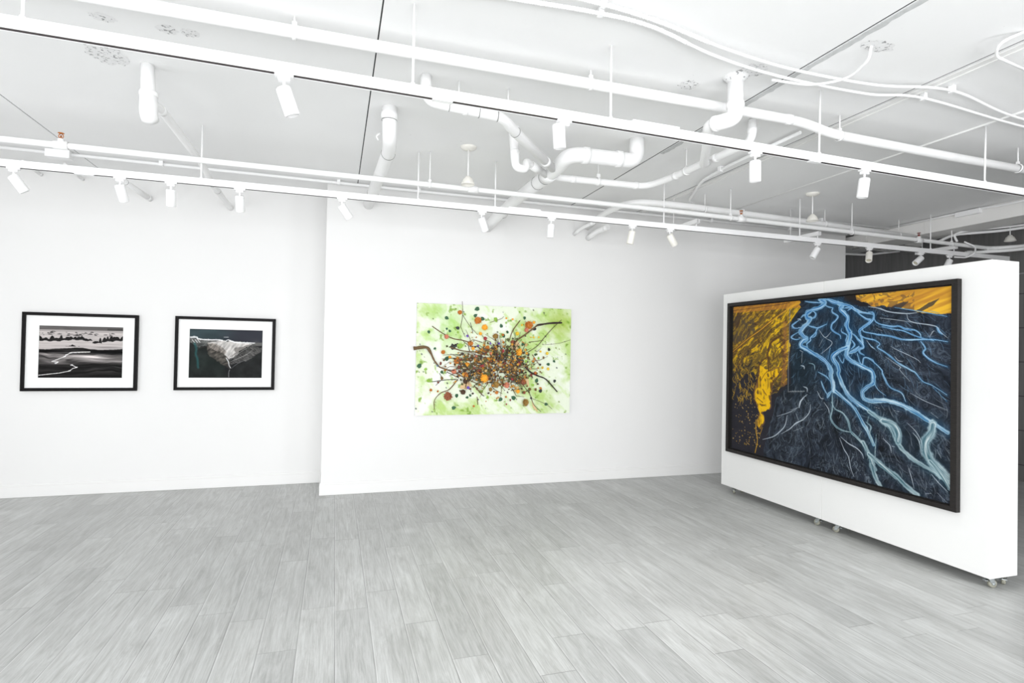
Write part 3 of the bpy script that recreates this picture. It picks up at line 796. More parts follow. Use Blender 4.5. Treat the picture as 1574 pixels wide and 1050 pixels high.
SHORE = {'path': [(0.5975, 0.3604), (0.3703, 0.3762), (0.3233, 0.4053), (0.3035, 0.4299), (0.2231, 0.4674), (0.1564, 0.4964)], 'hook': [(0.1564, 0.4964), (0.2307, 0.5036), (0.2042, 0.5241)], 'low': [(0.3881, 0.5425), (0.4507, 0.5786), (0.403, 0.5912), (0.3629, 0.628), (0.2413, 0.657), (0.1405, 0.6696), (0.014, 0.6862)]}
VALLEY = {'ridge': [(-0.0022, 0.1292), (0.0938, 0.1269), (0.1167, 0.1513), (0.2362, 0.1611), (0.3869, 0.1619), (0.4477, 0.1689)], 'ridge2': [(0.4618, 0.1181), (0.5228, 0.1166)], 'ridge3': [(0.4748, 0.1852), (0.5161, 0.159), (0.5624, 0.1749), (0.6397, 0.1943), (0.8494, 0.1984), (0.8885, 0.1976)], 'stream': [(0.4995, 0.4293), (0.5313, 0.4879), (0.5402, 0.5385), (0.5602, 0.5763)], 'stream2': [(0.5494, 0.6059), (0.5389, 0.6482), (0.5406, 0.7241)], 'snow': [(0.4193, 0.2537), (0.4659, 0.2949), (0.5202, 0.3362), (0.4832, 0.3873)], 'L1': [(0.246, 0.2571), (0.1274, 0.2927), (0.0911, 0.3266)], 'L2': [(0.246, 0.2571), (0.3147, 0.306), (0.3914, 0.3551), (0.4612, 0.4214), (0.5313, 0.4879)], 'L3': [(0.3174, 0.4233), (0.3941, 0.4726), (0.5407, 0.5638)], 'R1': [(0.827, 0.2458), (0.6969, 0.3333), (0.6214, 0.4023), (0.546, 0.4624)], 'R2': [(0.8673, 0.2963), (0.7754, 0.3746), (0.6607, 0.4356), (0.5466, 0.4878)], 'R3': [(0.907, 0.3213), (0.7758, 0.3916)], 'R4': [(0.8855, 0.4071), (0.7004, 0.4861), (0.6245, 0.5377), (0.5719, 0.5889)], 'R5': [(0.6379, 0.4529), (0.5631, 0.5383)], 'R6': [(0.8898, 0.2532), (0.9938, 0.3284)], 'teal': [(0.0737, 0.2188), (0.0979, 0.3015), (0.0922, 0.3764), (0.1164, 0.4592), (0.1266, 0.5756)], 'valley': [(0.2523, 0.2068), (0.4172, 0.1612), (0.8497, 0.2112), (0.8114, 0.2461), (0.6965, 0.3163), (0.546, 0.4624), (0.4993, 0.4208), (0.4672, 0.3539), (0.3894, 0.2711)], 'mid': [(0.2448, 0.2069), (0.3278, 0.2219), (0.4193, 0.2537), (0.5126, 0.3363), (0.4832, 0.3873), (0.4368, 0.3544), (0.3452, 0.3223), (0.2692, 0.2901)]}

BRANCHES = [
 (0.0198, 0.0066, 'a', [(0.781, 1.489), (0.91, 1.504), (0.957, 1.453), (1.004, 1.362), (1.059, 1.297)]),
 (0.0079, 0.0033, 'a', [(1.059, 1.297), (1.206, 1.246), (1.37, 1.167), (1.55, 1.087)]),
 (0.0046, 0.0059, 'a', [(0.971, 1.728), (1.091, 1.652), (1.199, 1.602), (1.307, 1.585), (1.417, 1.554)]),
 (0.0026, 0.0026, 't', [(1.292, 2.003), (1.299, 1.857), (1.28, 1.73)]),
 (0.0026, 0.0020, 't', [(1.301, 1.857), (1.372, 1.753), (1.47, 1.649)]),
 (0.0026, 0.0020, 't', [(1.277, 1.737), (1.333, 1.619)]),
 (0.0059, 0.0040, 'a', [(1.946, 1.819), (1.862, 1.7), (1.821, 1.576)]),
 (0.0119, 0.0105, 'k', [(2.441, 1.81), (2.299, 1.8), (2.151, 1.774)]),
 (0.0092, 0.0059, 'a', [(2.151, 1.774), (2.035, 1.684), (1.893, 1.584), (1.781, 1.48)]),
 (0.0033, 0.0040, 't', [(2.44, 1.842), (2.33, 1.74), (2.227, 1.626), (2.155, 1.542), (2.025, 1.457)]),
 (0.0105, 0.0059, 'k', [(1.954, 1.387), (2.058, 1.264), (2.162, 1.21), (2.266, 1.168), (2.403, 1.029)]),
 (0.0040, 0.0026, 'a', [(2.098, 1.444), (2.159, 1.362), (2.189, 1.321)]),
 (0.0040, 0.0033, 'k', [(1.248, 1.167), (1.114, 1.16), (0.983, 1.14)]),
 (0.0026, 0.0020, 'k', [(1.075, 1.153), (1.023, 1.101)]),
 (0.0026, 0.0020, 'k', [(1.06, 1.232), (1.101, 1.173)]),
 (0.0053, 0.0033, 'a', [(1.261, 1.167), (1.17, 1.061), (1.077, 1.022), (1.013, 0.944), (1.015, 0.853)]),
 (0.0040, 0.0026, 'k', [(1.9, 1.236), (1.988, 1.113), (2.078, 1.003), (2.124, 0.892), (2.213, 0.808)]),
 (0.0020, 0.0020, 't', [(2.093, 0.961), (2.271, 0.891), (2.347, 0.834)]),
 (0.0059, 0.0053, 'a', [(1.439, 1.1), (1.538, 0.993)]),
 (0.0040, 0.0040, 'a', [(1.476, 0.98), (1.485, 0.893)]),
 (0.0013, 0.0013, 't', [(2.559, 1.62), (2.408, 1.575), (2.229, 1.557)]),
 (0.0026, 0.0026, 'w', [(1.377, 1.46), (1.503, 1.381), (1.616, 1.248)]),
 (0.0026, 0.0020, 'w', [(1.74, 1.384), (1.827, 1.304), (1.886, 1.209)]),
 (0.0026, 0.0020, 'w', [(1.072, 1.284), (1.177, 1.364)]),
 (0.0066, 0.0053, 'a', [(1.174, 1.509), (1.309, 1.472), (1.473, 1.461)]),
 (0.0053, 0.0040, 'k', [(1.641, 1.437), (1.839, 1.426), (1.984, 1.36)]),
 (0.0033, 0.0026, 't', [(2.052, 1.581), (2.228, 1.606)]),
 (0.0026, 0.0026, 't', [(2.1, 1.361), (2.087, 1.292)]),
 (0.0026, 0.0020, 't', [(1.606, 1.787), (1.731, 1.832), (1.759, 1.86)]),
 (0.0033, 0.0026, 'k', [(1.139, 1.245), (1.275, 1.18)]),
 (0.0059, 0.0046, 'k', [(1.16, 1.509), (1.254, 1.551)]),
 (0.0026, 0.0026, 'k', [(1.414, 1.674), (1.385, 1.78)]),
]
BLOOMS = [(1.544, 1.731, 0.0422, 'orange'), (1.938, 1.469, 0.0527, 'orange'), (1.545, 1.181, 0.0606, 'orange'), (1.467, 1.803, 0.0501, 'rust'), (1.267, 1.883, 0.0316, 'rust'), (1.125, 1.62, 0.0316, 'pink'), (2.048, 1.771, 0.0606, 'rust'), (2.02, 1.718, 0.0356, 'pink'), (2.021, 0.914, 0.0527, 'brown'), (1.158, 0.989, 0.058, 'maroon'), (1.995, 1.14, 0.0448, 'maroon'), (1.802, 1.106, 0.0422, 'pink'), (1.884, 1.284, 0.0501, 'brown'), (1.682, 1.113, 0.0474, 'brown'), (1.336, 1.147, 0.0356, 'dark'), (1.318, 1.034, 0.0369, 'dark'), (1.213, 1.252, 0.0343, 'pink'), (1.518, 1.321, 0.0303, 'crimson'), (1.941, 1.346, 0.0316, 'crimson'), (2.132, 1.237, 0.0264, 'crimson'), (1.865, 1.168, 0.0211, 'crimson'), (1.553, 1.611, 0.0264, 'crimson'), (1.354, 1.633, 0.0184, 'violet'), (1.371, 1.08, 0.0224, 'violet'), (1.472, 1.528, 0.0171, 'violet'), (1.708, 1.56, 0.0171, 'violet'), (1.61, 1.558, 0.0145, 'violet'), (1.752, 1.479, 0.0264, 'crimson'), (1.864, 1.577, 0.0316, 'maroon'), (2.268, 1.46, 0.0237, 'yellow'), (2.219, 1.3, 0.0198, 'yellow'), (2.286, 1.287, 0.0211, 'yellow'), (1.913, 1.674, 0.029, 'yellow'), (2.109, 1.637, 0.0145, 'yellow'), (2.168, 1.639, 0.0145, 'yellow'), (2.073, 1.637, 0.0119, 'yellow'), (2.193, 1.48, 0.0158, 'yellow'), (1.798, 0.977, 0.0145, 'rust'), (1.932, 1.038, 0.029, 'orange'), (1.095, 1.455, 0.029, 'rust'), (0.971, 1.055, 0.0198, 'rust'), (1.044, 1.042, 0.0158, 'rust'), (1.169, 1.404, 0.0198, 'orange'), (1.389, 1.553, 0.0369, 'rust'), (1.665, 1.64, 0.0395, 'brown'), (1.244, 1.365, 0.0448, 'rust'), (1.353, 1.326, 0.0369, 'orange'), (1.341, 1.22, 0.0343, 'rust'), (1.619, 1.45, 0.0237, 'pink'), (1.454, 1.414, 0.0224, 'pink'), (1.437, 0.88, 0.0158, 'rust'), (1.725, 1.425, 0.0158, 'blue'), (1.038, 1.313, 0.0158, 'blue'), (2.106, 1.803, 0.0211, 'orange'), (1.968, 1.769, 0.0158, 'yellow'), (1.859, 1.829, 0.0145, 'orange'), (1.785, 1.838, 0.0132, 'orange'), (2.121, 1.396, 0.0171, 'rust'), (1.62, 1.059, 0.029, 'brown'), (1.691, 1.025, 0.0237, 'rust'), (1.806, 0.896, 0.0119, 'crimson'), (1.497, 1.663, 0.0237, 'orange'), (2.005, 1.024, 0.0237, 'maroon'), (1.583, 1.517, 0.0264, 'rust'), (1.501, 1.462, 0.029, 'brown'), (1.418, 1.501, 0.0237, 'orange'), (1.67, 1.356, 0.0211, 'maroon'), (1.749, 1.656, 0.0184, 'rust')]
LEAVES = [(1.46, 1.93, 0.0264, 'green'), (1.438, 1.855, 0.0211, 'green'), (1.517, 1.825, 0.0237, 'green'), (2.0, 1.851, 0.0184, 'green'), (1.125, 1.821, 0.0211, 'green'), (0.939, 1.668, 0.0171, 'green'), (1.25, 1.716, 0.0211, 'dark'), (1.136, 1.386, 0.0264, 'green'), (0.845, 1.306, 0.0264, 'green'), (0.915, 1.274, 0.0171, 'lime'), (1.008, 1.493, 0.0145, 'green'), (2.122, 1.732, 0.0211, 'dark'), (2.297, 1.503, 0.0184, 'dark'), (2.135, 1.444, 0.0158, 'green'), (1.987, 1.559, 0.0184, 'green'), (2.292, 1.338, 0.0198, 'green'), (2.359, 1.374, 0.0158, 'green'), (2.371, 1.152, 0.0184, 'dark'), (2.202, 1.039, 0.0224, 'dark'), (2.271, 0.891, 0.0198, 'green'), (1.22, 0.863, 0.0224, 'green'), (1.367, 0.974, 0.0158, 'green'), (1.891, 0.963, 0.0264, 'green'), (1.741, 0.951, 0.0237, 'green'), (1.805, 1.685, 0.0158, 'green'), (1.763, 1.643, 0.0198, 'green'), (1.164, 1.681, 0.0158, 'green'), (1.13, 1.706, 0.0132, 'green'), (1.274, 1.524, 0.0343, 'lime'), (2.155, 1.154, 0.0224, 'green'), (2.112, 1.106, 0.0184, 'lime'), (1.923, 1.147, 0.0211, 'green'), (1.251, 0.995, 0.0211, 'green'), (1.086, 1.245, 0.0184, 'green'), (1.733, 1.751, 0.0211, 'green'), (1.668, 1.823, 0.0264, 'lime'), (1.201, 1.51, 0.0316, 'dark'), (1.227, 1.53, 0.0184, 'dark'), (0.943, 1.153, 0.0184, 'lime'), (1.251, 1.67, 0.0132, 'lime'), (2.173, 1.403, 0.0158, 'lime'), (2.027, 1.367, 0.0158, 'lime'), (1.594, 0.972, 0.0158, 'lime'), (2.093, 0.961, 0.0132, 'dark'), (1.4, 0.994, 0.0145, 'green'), (1.494, 1.797, 0.0158, 'dark')]



def paint_river():
    c = Canvas(900, 0.67, C8(34, 42, 54))
    U, V = c.u, c.v
    r = random.Random(8)
    # braided silt: strands that fan out from the top of the picture
    ang = np.arctan2(U - 0.60, V + 0.12)
    rad = np.hypot(U - 0.60, V + 0.12)
    wx = fbm(U * 6, V * 6, 21, 4) - 0.5
    wy = fbm(U * 6 + 9, V * 6, 31, 4) - 0.5
    wu, wv = (fbm(U * 30, V * 30, 181, 3) - 0.5) * 0.022, (fbm(U * 30 + 50, V * 30, 191, 3) - 0.5) * 0.022
    far_out = lambda a, b_: (a - 0.1 if a < 0.012 else a + 0.1 if a > 0.985 else a, b_ - 0.1 if b_ < 0.014 else b_)
    inside = lambda q: c.inside([far_out(*p[:2]) for p in q], U + wu, V + wv)
    st = fbm(ang * 20 + wx * 14, rad * 8 + wy * 14, 41, 5, 0.6)
    st2 = fbm(ang * 44 + wx * 34, rad * 9 + wy * 30, 51, 3, 0.5)
    st3 = fbm(ang * 80 + wx * 44, rad * 16 + wy * 40, 151, 3, 0.5)
    st = np.clip((st - 0.5) * 1.8 + 0.5, 0, 1)
    c.c = C8(9, 13, 21) * (1 - st[..., None]) + C8(58, 68, 82) * st[..., None]
    gate = np.clip((fbm(U * 9, V * 9, 161, 3) - 0.36) * 4, 0, 1)
    for n_, wd, op_, rgb_ in ((st2, 0.05, 0.62, C8(140, 154, 166)), (st3, 0.05, 0.34, C8(118, 132, 144))):
        rid = np.clip(1 - np.abs(n_ - 0.52) / wd, 0, 1) ** 1.5
        c.over(rid * op_ * gate, rgb_)
    for n_, wd in ((st2, 0.05), (st3, 0.04)):
        rid = np.clip(1 - np.abs(n_ - 0.62) / wd, 0, 1)
        c.over(rid * 0.6, C8(5, 9, 16))
    # cold blue cast between the upper channels
    bl = np.exp(-(((U - 0.60) / 0.15) ** 2 + ((V - 0.17) / 0.20) ** 2))
    c.over(bl * 0.42, C8(12, 54, 88))
    gl = np.exp(-(((U - 0.40) / 0.08) ** 2 + ((V - 0.26) / 0.12) ** 2))
    c.over(gl * 0.55, C8(6, 30, 42))
    br = np.clip((U - 0.72) * 3, 0, 1) * np.clip((0.45 - V) * 4, 0, 1)
    c.over(br * 0.22, C8(66, 76, 96))
    # left fields
    dk = inside([(-0.1, -0.1), (0.36, -0.1), (0.36, 0.34), (0.28, 0.40), (0.22, 0.60), (0.2, 0.8), (-0.1, 0.8)])
    c.over(dk * 0.85, C8(36, 34, 42))
    n1 = fbm(U * 60 + 3 + wx * 8, V * 50 + wy * 8, 61, 3, 0.6)
    n2 = fbm((U + V * 0.55) * 40 + wx * 10, (V + U * 0.75) * 90 + wy * 10, 71, 4, 0.65)
    n2 = np.clip((n2 - 0.5) * 2.4 + 0.5, 0, 1)
    n3 = fbm(U * 20, V * 20, 201, 3)
    left = inside(FIELDS['left'])
    worm = np.clip(1 - np.abs(n1 - 0.52) / 0.05, 0, 1)
    fade = np.clip((0.385 - V - (0.20 - U) * 0.25) * 9, 0, 1)
    speck = np.maximum(worm * 0.9, np.clip((n2 - 0.5) * 4, 0, 1))
    amt = fade * (0.5 + 0.5 * speck) + (1 - fade) * worm * np.clip((0.47 - V) * 12, 0, 1) * (n3 > 0.45)
    bright = np.clip((U + V * 1.1 - 0.22) * 4, 0, 1)
    k = np.clip(n2 * 0.75 + bright * 0.35, 0, 1)[..., None]
    c.over(left * np.clip(amt, 0, 1) * 0.97, k * C8(240, 194, 22) + (1 - k) * C8(140, 98, 36))
    dl = inside(FIELDS['darkleft'])
    c.over(dl * (1 - worm * 0.9) * (0.45 + 0.4 * (n3 > 0.48)), C8(74, 64, 54))
    rust = left * np.clip(1 - np.abs(U - 0.325) / 0.022, 0, 1) * (V > 0.08)
    c.over(rust * 0.85 * (0.5 + 0.5 * n1), C8(150, 96, 62))
    c.over(left * np.clip((n1 - 0.60) * 9, 0, 1) * 0.55, C8(64, 42, 28))
    c.over(left * (V < 0.028) * 0.65, C8(196, 128, 50))
    # dark gaps where the field breaks up
    for k_ in range(26):
        u, v = r.uniform(0.02, 0.20), r.uniform(0.23, 0.36)
        q = [(u, v)]
        for _ in range(3):
            u += r.uniform(0.0, 0.014)
            v += r.uniform(-0.016, 0.010)
            q.append((u, v))
        c.stroke(q, C8(38, 34, 36), w=r.choice([0.004, 0.007]), soft=0.6, op=0.8, taper=True)
    for k_ in range(190):
        u, v = r.uniform(0.005, 0.19), 0.40 + 0.24 * r.random() ** 0.8
        if r.random() > 0.35 + u * 4:
            continue
        w = r.choice([0.002, 0.0026, 0.0036, 0.0050])
        c.stroke([(u, v), (u + 0.001, v + 0.001)], C8(220, 178, 100) if r.random() < 0.6 else C8(228, 176, 40), w=w, op=0.85, curve=False, soft=0.7)
    for k_ in range(80):
        u, v = r.uniform(0.0, 0.15), r.uniform(0.26, 0.43)
        q = [(u, v)]
        for _ in range(3):
            u += r.uniform(-0.008, 0.012)
            v += r.uniform(0.002, 0.014)
            q.append((u, v))
        c.stroke(q, C8(210, 164, 34), w=0.0028, op=0.8, taper=True)
    vein = inside(FIELDS['vein'])
    vn = fbm((U - V * 0.1) * 60, V * 22 + wx * 12, 211, 4, 0.6)
    c.over(vein * 1.0, C8(240, 190, 14))
    c.over(vein * np.clip((vn - 0.55) * 9, 0, 1) * 0.85, C8(92, 62, 30))
    c.over(vein * np.clip(1 - np.abs(vn - 0.47) / 0.03, 0, 1) * 0.5, C8(176, 122, 30))
    edge = c.inside([(a + 0.006, b_ + 0.003) for a, b_ in FIELDS['vein']], U + wu, V + wv) ^ vein
    c.over(edge * 0.7, C8(120, 84, 58))
    topf = inside(FIELDS['top'])
    tn = np.clip((fbm(U * 14 + V * 20, V * 70 + U * 20, 221, 4) - 0.5) * 2.4 + 0.5, 0, 1)[..., None]
    c.over(topf * 1.0, tn * C8(238, 186, 54) + (1 - tn) * C8(188, 130, 48))
    c.over((topf & (n1 > 0.55) & (U < 0.88)) * 0.55, C8(96, 72, 56))
    c.over(inside(FIELDS['spit']) * 0.9, C8(28, 26, 30))
    for q in ([(0.79, 0.058), (0.835, 0.038), (0.86, 0.040), (0.835, 0.058)], [(0.885, 0.068), (0.93, 0.045), (0.962, 0.035), (0.94, 0.058), (0.90, 0.072)]):
        c.over(c.inside(q, U + wu * 0.4, V + wv * 0.4) * 0.8, C8(60, 54, 54))

    def water(kind):
        def f(u, v, al, sd_):
            t = np.clip((v - 0.16) / 0.36, 0, 1)[..., None]
            top_, bot = (C8(96, 176, 226), C8(126, 168, 184)) if kind == 'b' else (C8(108, 160, 184), C8(104, 140, 148))
            body = top_ * (1 - t) + bot * t
            k_ = fbm(al * 16 + 3, sd_ * 2.6 + al * 7 + 20, 91, 4)[..., None]
            k_ = np.clip((k_ - 0.5) * 2.6 + 0.5, 0, 1)
            deep = body * (np.array([0.36, 0.60, 0.76]) if kind == 'b' else np.array([0.60, 0.70, 0.74]))
            pale = 1 - (1 - body) * 0.38
            return np.clip(deep * (1 - k_) + pale * k_, 0, 1)
        return f
    for kind, q in RIVERS:
        if kind in 'bg':
            c.stroke([(a, b_, w * 2.4) for a, b_, w in q], C8(22, 84, 132) if kind == 'b' else C8(30, 62, 78), soft=0.95, op=0.38)
    # fine braids following the silt
    field = left | dk
    for k_ in range(700):
        u, v = r.uniform(0.22, 0.99), r.uniform(0.07, 0.66)
        if field[min(c.ny - 1, int(v * c.nx)), min(c.nx - 1, int(u * c.nx))]:
            continue
        a = math.atan2(u - 0.60, v + 0.12) + r.uniform(-0.3, 0.3)
        da = r.uniform(-0.22, 0.22)
        q = [(u, v)]
        for _ in range(r.choice([3, 4, 5])):
            a += da
            u += math.sin(a) * 0.009
            v += math.cos(a) * 0.009
            q.append((u, v))
        cc = C8(112, 146, 176) if v < 0.35 else C8(140, 150, 158)
        c.stroke(q, cc, w=r.choice([0.0016, 0.002, 0.003]), soft=0.8, op=r.uniform(0.2, 0.6), taper=True)
    for kind, q in RIVERS:
        if kind in 'bg':
            c.stroke([(a, b_, w * 1.06) for a, b_, w in q], water(kind), soft=0.4, op=0.96, edge=C8(186, 226, 244) if kind == 'b' else C8(170, 196, 204), taper=q[0][2] < 0.010, ragged=0.9)
        elif kind == 'w':
            c.stroke([(a, b_, w * 0.85) for a, b_, w in q], C8(200, 212, 222), soft=0.6, op=0.85, taper=True, ragged=0.5)
        else:
            c.stroke(q, C8(118, 120, 124), soft=0.5, op=0.9, curve=False)
    for kind, q in TRACES:
        c.stroke([(a, b_, w * 0.9) for a, b_, w in q], {'y': C8(226, 170, 44), 'm': C8(74, 46, 28), 't': C8(150, 100, 66)}[kind], soft=0.6, op=0.8, ragged=0.8)
    return c


def paint_shore():
    c = Canvas(300, 0.722, C8(60, 56, 56))
    U, V = c.u, c.v
    st = fbm(U * 3 + 5, V * 52 + fbm(U * 4, V * 5, 5, 3) * 4, 12, 5)
    st = np.clip((st - 0.5) * 1.8 + 0.5, 0, 1)
    base = (0.12 + 0.65 * st) * np.interp(V, [0.33, 0.38, 0.41, 0.50, 0.54, 0.60, 0.72], [0.55, 0.45, 0.8, 0.75, 0.30, 0.34, 0.22])
    band = lambda u0, su, v0, sv, sl=0.0: np.exp(-(((U - u0) / su) ** 2 + ((V - v0 - (U - u0) * sl) / sv) ** 2))
    g_ = base + 0.55 * band(0.60, 0.22, 0.430, 0.018, 0.06) + 0.30 * band(0.62, 0.34, 0.475, 0.03, 0.06) + 0.28 * band(0.12, 0.2, 0.395, 0.016) + 0.22 * band(0.2, 0.2, 0.52, 0.02, 0.06)
    g_ -= 0.4 * band(0.85, 0.25, 0.355, 0.014) + 0.35 * band(0.1, 0.3, 0.355, 0.014)
    # pale shallows
    pale = V < 0.315 + 0.012 * np.sin(U * 9 + 1) + 0.02 * (fbm(U * 6, V * 30, 66, 3) - 0.5)
    sh = 0.80 + 0.25 * (fbm(U * 4, V * 60, 33, 4) - 0.5) - 0.22 * band(0.8, 0.2, 0.295, 0.012)
    g_ = np.where(pale & (V > 0.055), sh, g_)
    g_ = np.where((V > 0.055) & (V < 0.085), 0.72, g_)
    sky = V < 0.058
    g_ = np.where(sky, 0.43 - 0.16 * (V < 0.006) + 0.08 * (st - 0.5) - 0.10 * (U > 0.8) * (V > 0.03), g_)
    # rocks: a jagged dark band of overlapping humps
    r = random.Random(5)
    rock = np.zeros(U.shape, bool)
    for k in range(30):
        u0 = k / 29 + r.uniform(-0.02, 0.02)
        hgt = r.choice([0.03, 0.045, 0.06, 0.075])
        wd = r.uniform(0.02, 0.055)
        if 0.60 < u0 < 0.66:
            continue
        jag = 0.014 * (fbm(U * 70, V * 20, 300 + k, 3) - 0.5)
        base_v = 0.205 + 0.012 * math.sin(u0 * 11) + (0.02 if u0 > 0.65 and u0 < 0.76 else 0)
        rock |= (V < base_v + 0.006 * np.sin(U * 60)) & (V > base_v - hgt * np.clip(1 - ((U - u0) / wd) ** 2, 0, 1) + jag) & (np.abs(U - u0) < wd)
    g_ = np.where(rock, 0.10 + 0.16 * (fbm(U * 50, V * 60, 7, 3) - 0.3), g_)
    for k in range(34):
        u0, v0 = r.random(), r.uniform(0.085, 0.145)
        wd, hg = r.uniform(0.008, 0.035), r.uniform(0.006, 0.018)
        b_ = (np.abs(U - u0) < wd) & (V < v0) & (V > v0 - hg * (1 - ((U - u0) / wd) ** 2) * (0.5 + fbm(U * 60, V * 30, 400 + k, 2)))
        g_ = np.where(b_, 0.26 + 0.15 * r.random(), g_)
    isl = (np.abs(U - 0.39) < 0.085) & (V < 0.287) & (V > 0.287 - 0.028 * np.clip(1 - np.abs(U - 0.39) / 0.05, 0.12, 1) * (0.3 + 1.3 * fbm(U * 60, V * 10, 77, 2)))
    g_ = np.where(isl, 0.10, g_)
    c.c = np.clip(g_, 0, 1)[..., None] * np.array([1.0, 0.965, 0.955])
    c.over((V > 0.704) * 1.0, C8(14, 12, 12))
    c.stroke([(0.30, 0.475), (0.22, 0.492)], C8(176, 170, 168), w=0.04, soft=0.9, op=0.6, curve=False)
    c.blur(1)
    for k, q in SHORE.items():
        c.stroke(q, C8(252, 250, 248), w=0.0085, soft=0.6, curve=False, ragged=1.2)
    for u, v in ((0.3035, 0.4299), (0.325, 0.405), (0.37, 0.378), (0.2042, 0.522), (0.388, 0.545), (0.445, 0.577), (0.365, 0.626)):
        c.stroke([(u - 0.008, v), (u + 0.008, v - 0.003)], C8(255, 255, 255), w=0.013, soft=0.6, curve=False)
    c.stroke([(0.38, 0.366), (0.52, 0.358), (0.60, 0.357)], C8(215, 210, 206), w=0.006, soft=0.8, curve=False)
    return c


def paint_valley():
    c = Canvas(300, 0.732, C8(36, 36, 36))
    U, V = c.u, c.v
    wu, wv = (fbm(U * 22, V * 22, 7, 4) - 0.5) * 0.05, (fbm(U * 22 + 30, V * 22, 17, 4) - 0.5) * 0.05
    ins = lambda q: c.inside(q, U + wu, V + wv)
    n = fbm(U * 10, V * 10, 3, 5)
    c.c = C8(34, 36, 36) * (0.55 + 0.9 * n[..., None])
    c.over(np.clip(1 - np.abs(V - 0.5) * 3, 0, 1) * (U < 0.5) * 0.25, C8(30, 56, 46))
    sky = (V + wv * 0.6) < 0.145 + U * 0.05
    c.over(sky * 1.0, C8(58, 72, 76) * (0.8 + 0.4 * fbm(U * 3, V * 6, 8, 3)[..., None]))
    c.over(sky * np.clip((U - 0.35) * 3, 0, 1) * 0.75, C8(54, 52, 62))
    streak = fbm((U + V * 0.6) * 60, (V - U) * 12, 19, 4)
    sl = fbm((U - V * 1.3) * 14, (V + U * 0.55) * 60, 29, 4)
    sr = fbm((U + V * 1.3) * 14, (V - U * 0.75) * 60, 39, 4)
    hz = (~sky) & (V < 0.21 + U * 0.03)
    c.over(hz * 0.75, C8(128, 128, 126) * (0.6 + 0.8 * sl[..., None]))
    lit = ins(VALLEY['valley'])
    c.over(lit * 0.95, C8(226, 222, 218) * (0.66 + 0.55 * streak[..., None]))
    c.over(ins([(0.82, 0.23), (0.60, 0.27), (0.63, 0.33), (0.56, 0.42), (0.80, 0.25)]) * 0.6, C8(92, 88, 84))
    c.over(ins([(0.02, 0.14), (0.25, 0.15), (0.24, 0.25), (0.12, 0.27), (0.02, 0.20)]) * 0.6, C8(120, 122, 120) * (0.4 + 1.1 * streak[..., None]))
    c.over(ins([(0.22, 0.24), (0.42, 0.30), (0.55, 0.48), (0.56, 0.60), (0.40, 0.50), (0.26, 0.38)]) * 0.75, C8(104, 97, 90) * (0.1 + 1.7 * sl[..., None]))
    c.over(ins(VALLEY['mid']) * 0.8, C8(160, 152, 144) * (0.4 + 1.1 * streak[..., None]))
    c.over(ins([(0.86, 0.23), (0.62, 0.40), (0.55, 0.53), (0.75, 0.48), (0.96, 0.34), (1.0, 0.28)]) * 0.75, C8(100, 98, 96) * (0.1 + 1.7 * sr[..., None]))
    c.over(np.exp(-((U - 0.90) ** 2 / 0.004 + (V - 0.21) ** 2 / 0.002)) * 0.6, C8(110, 108, 106))
    c.over(np.exp(-((U - 0.52) ** 2 / 0.003 + (V - 0.60) ** 2 / 0.006)) * 0.6, C8(16, 17, 20))
    c.blur(1)
    for k, w in (('ridge', 0.017), ('ridge2', 0.012), ('ridge3', 0.018)):
        c.stroke(VALLEY[k], C8(252, 252, 252), w=w, soft=0.7, ragged=1.4, taper=k != 'ridge')
    for k in ('L1', 'L2', 'L3'):
        c.stroke(VALLEY[k], C8(66, 62, 58), w=0.006, soft=0.8, ragged=1.0)
    for k in ('R1', 'R2', 'R3', 'R4', 'R5', 'R6'):
        c.stroke(VALLEY[k], C8(176, 174, 170) if k in ('R1', 'R2') else C8(112, 114, 116), w=0.0055, soft=0.8, taper=True, ragged=1.0)
    c.stroke(VALLEY['teal'], C8(46, 104, 106), w=0.024, soft=0.95, op=0.75, ragged=0.8)
    c.stroke(VALLEY['stream'], C8(235, 238, 240), w=0.009, soft=0.5, ragged=1.2)
    c.stroke(VALLEY['stream2'], C8(140, 142, 144), w=0.007, soft=0.7, ragged=1.0)
    for x in (0.04, 0.08, 0.115):
        c.stroke([(x, 0.165), (x + 0.03, 0.205)], C8(240, 240, 240), w=0.007, soft=0.7, curve=False, ragged=1.0)
    c.over(((V > 0.718) | (V < 0.012) | (U < 0.008) | (U > 0.988)) * 1.0, C8(10, 10, 10))
    return c


# ---------------------------------------------------------------- framed photographs in the recess
def framed_photo(x0, x1, z0, z1, inner, pic, painter, label, cat):
    yw = 6.546
    root = thing('framed_photograph', ((x0 + x1) / 2, yw, z0), label, cat, 'small framed photographs on the recessed wall')
    fw, yf = 0.030, yw - 0.036
    m = MB()
    m.box(x0, x1, yf, yw - 0.001, z1 - fw, z1).box(x0, x1, yf, yw - 0.001, z0, z0 + fw)
    m.box(x0, x0 + fw, yf, yw - 0.001, z0 + fw, z1 - fw).box(x1 - fw, x1, yf, yw - 0.001, z0 + fw, z1 - fw)
    m.build('frame', M_black, root, bevel=0.0015)
    a, b_, c_, d = pic
    ym = yw - 0.020
    m = MB()
    e = 0.003
    X0, X1, Z0, Z1 = x0 + fw - e, x1 - fw + e, z0 + fw - e, z1 - fw + e
    m.box(X0, X1, ym, ym + 0.004, d, Z1).box(X0, X1, ym, ym + 0.004, Z0, c_).box(X0, a, ym, ym + 0.004, c_, d).box(b_, X1, ym, ym + 0.004, c_, d)
    m.build('mat_board', M_mat, root)
    cv = painter()
    w = b_ - a + 0.008
    cv.build('print', color_attr_material('photo_print', 0.5, 0.08), root, (a - 0.004, ym + 0.005, d + 0.004), (w, 0, 0), (0, 0, -w), ink=0.82)
    return root


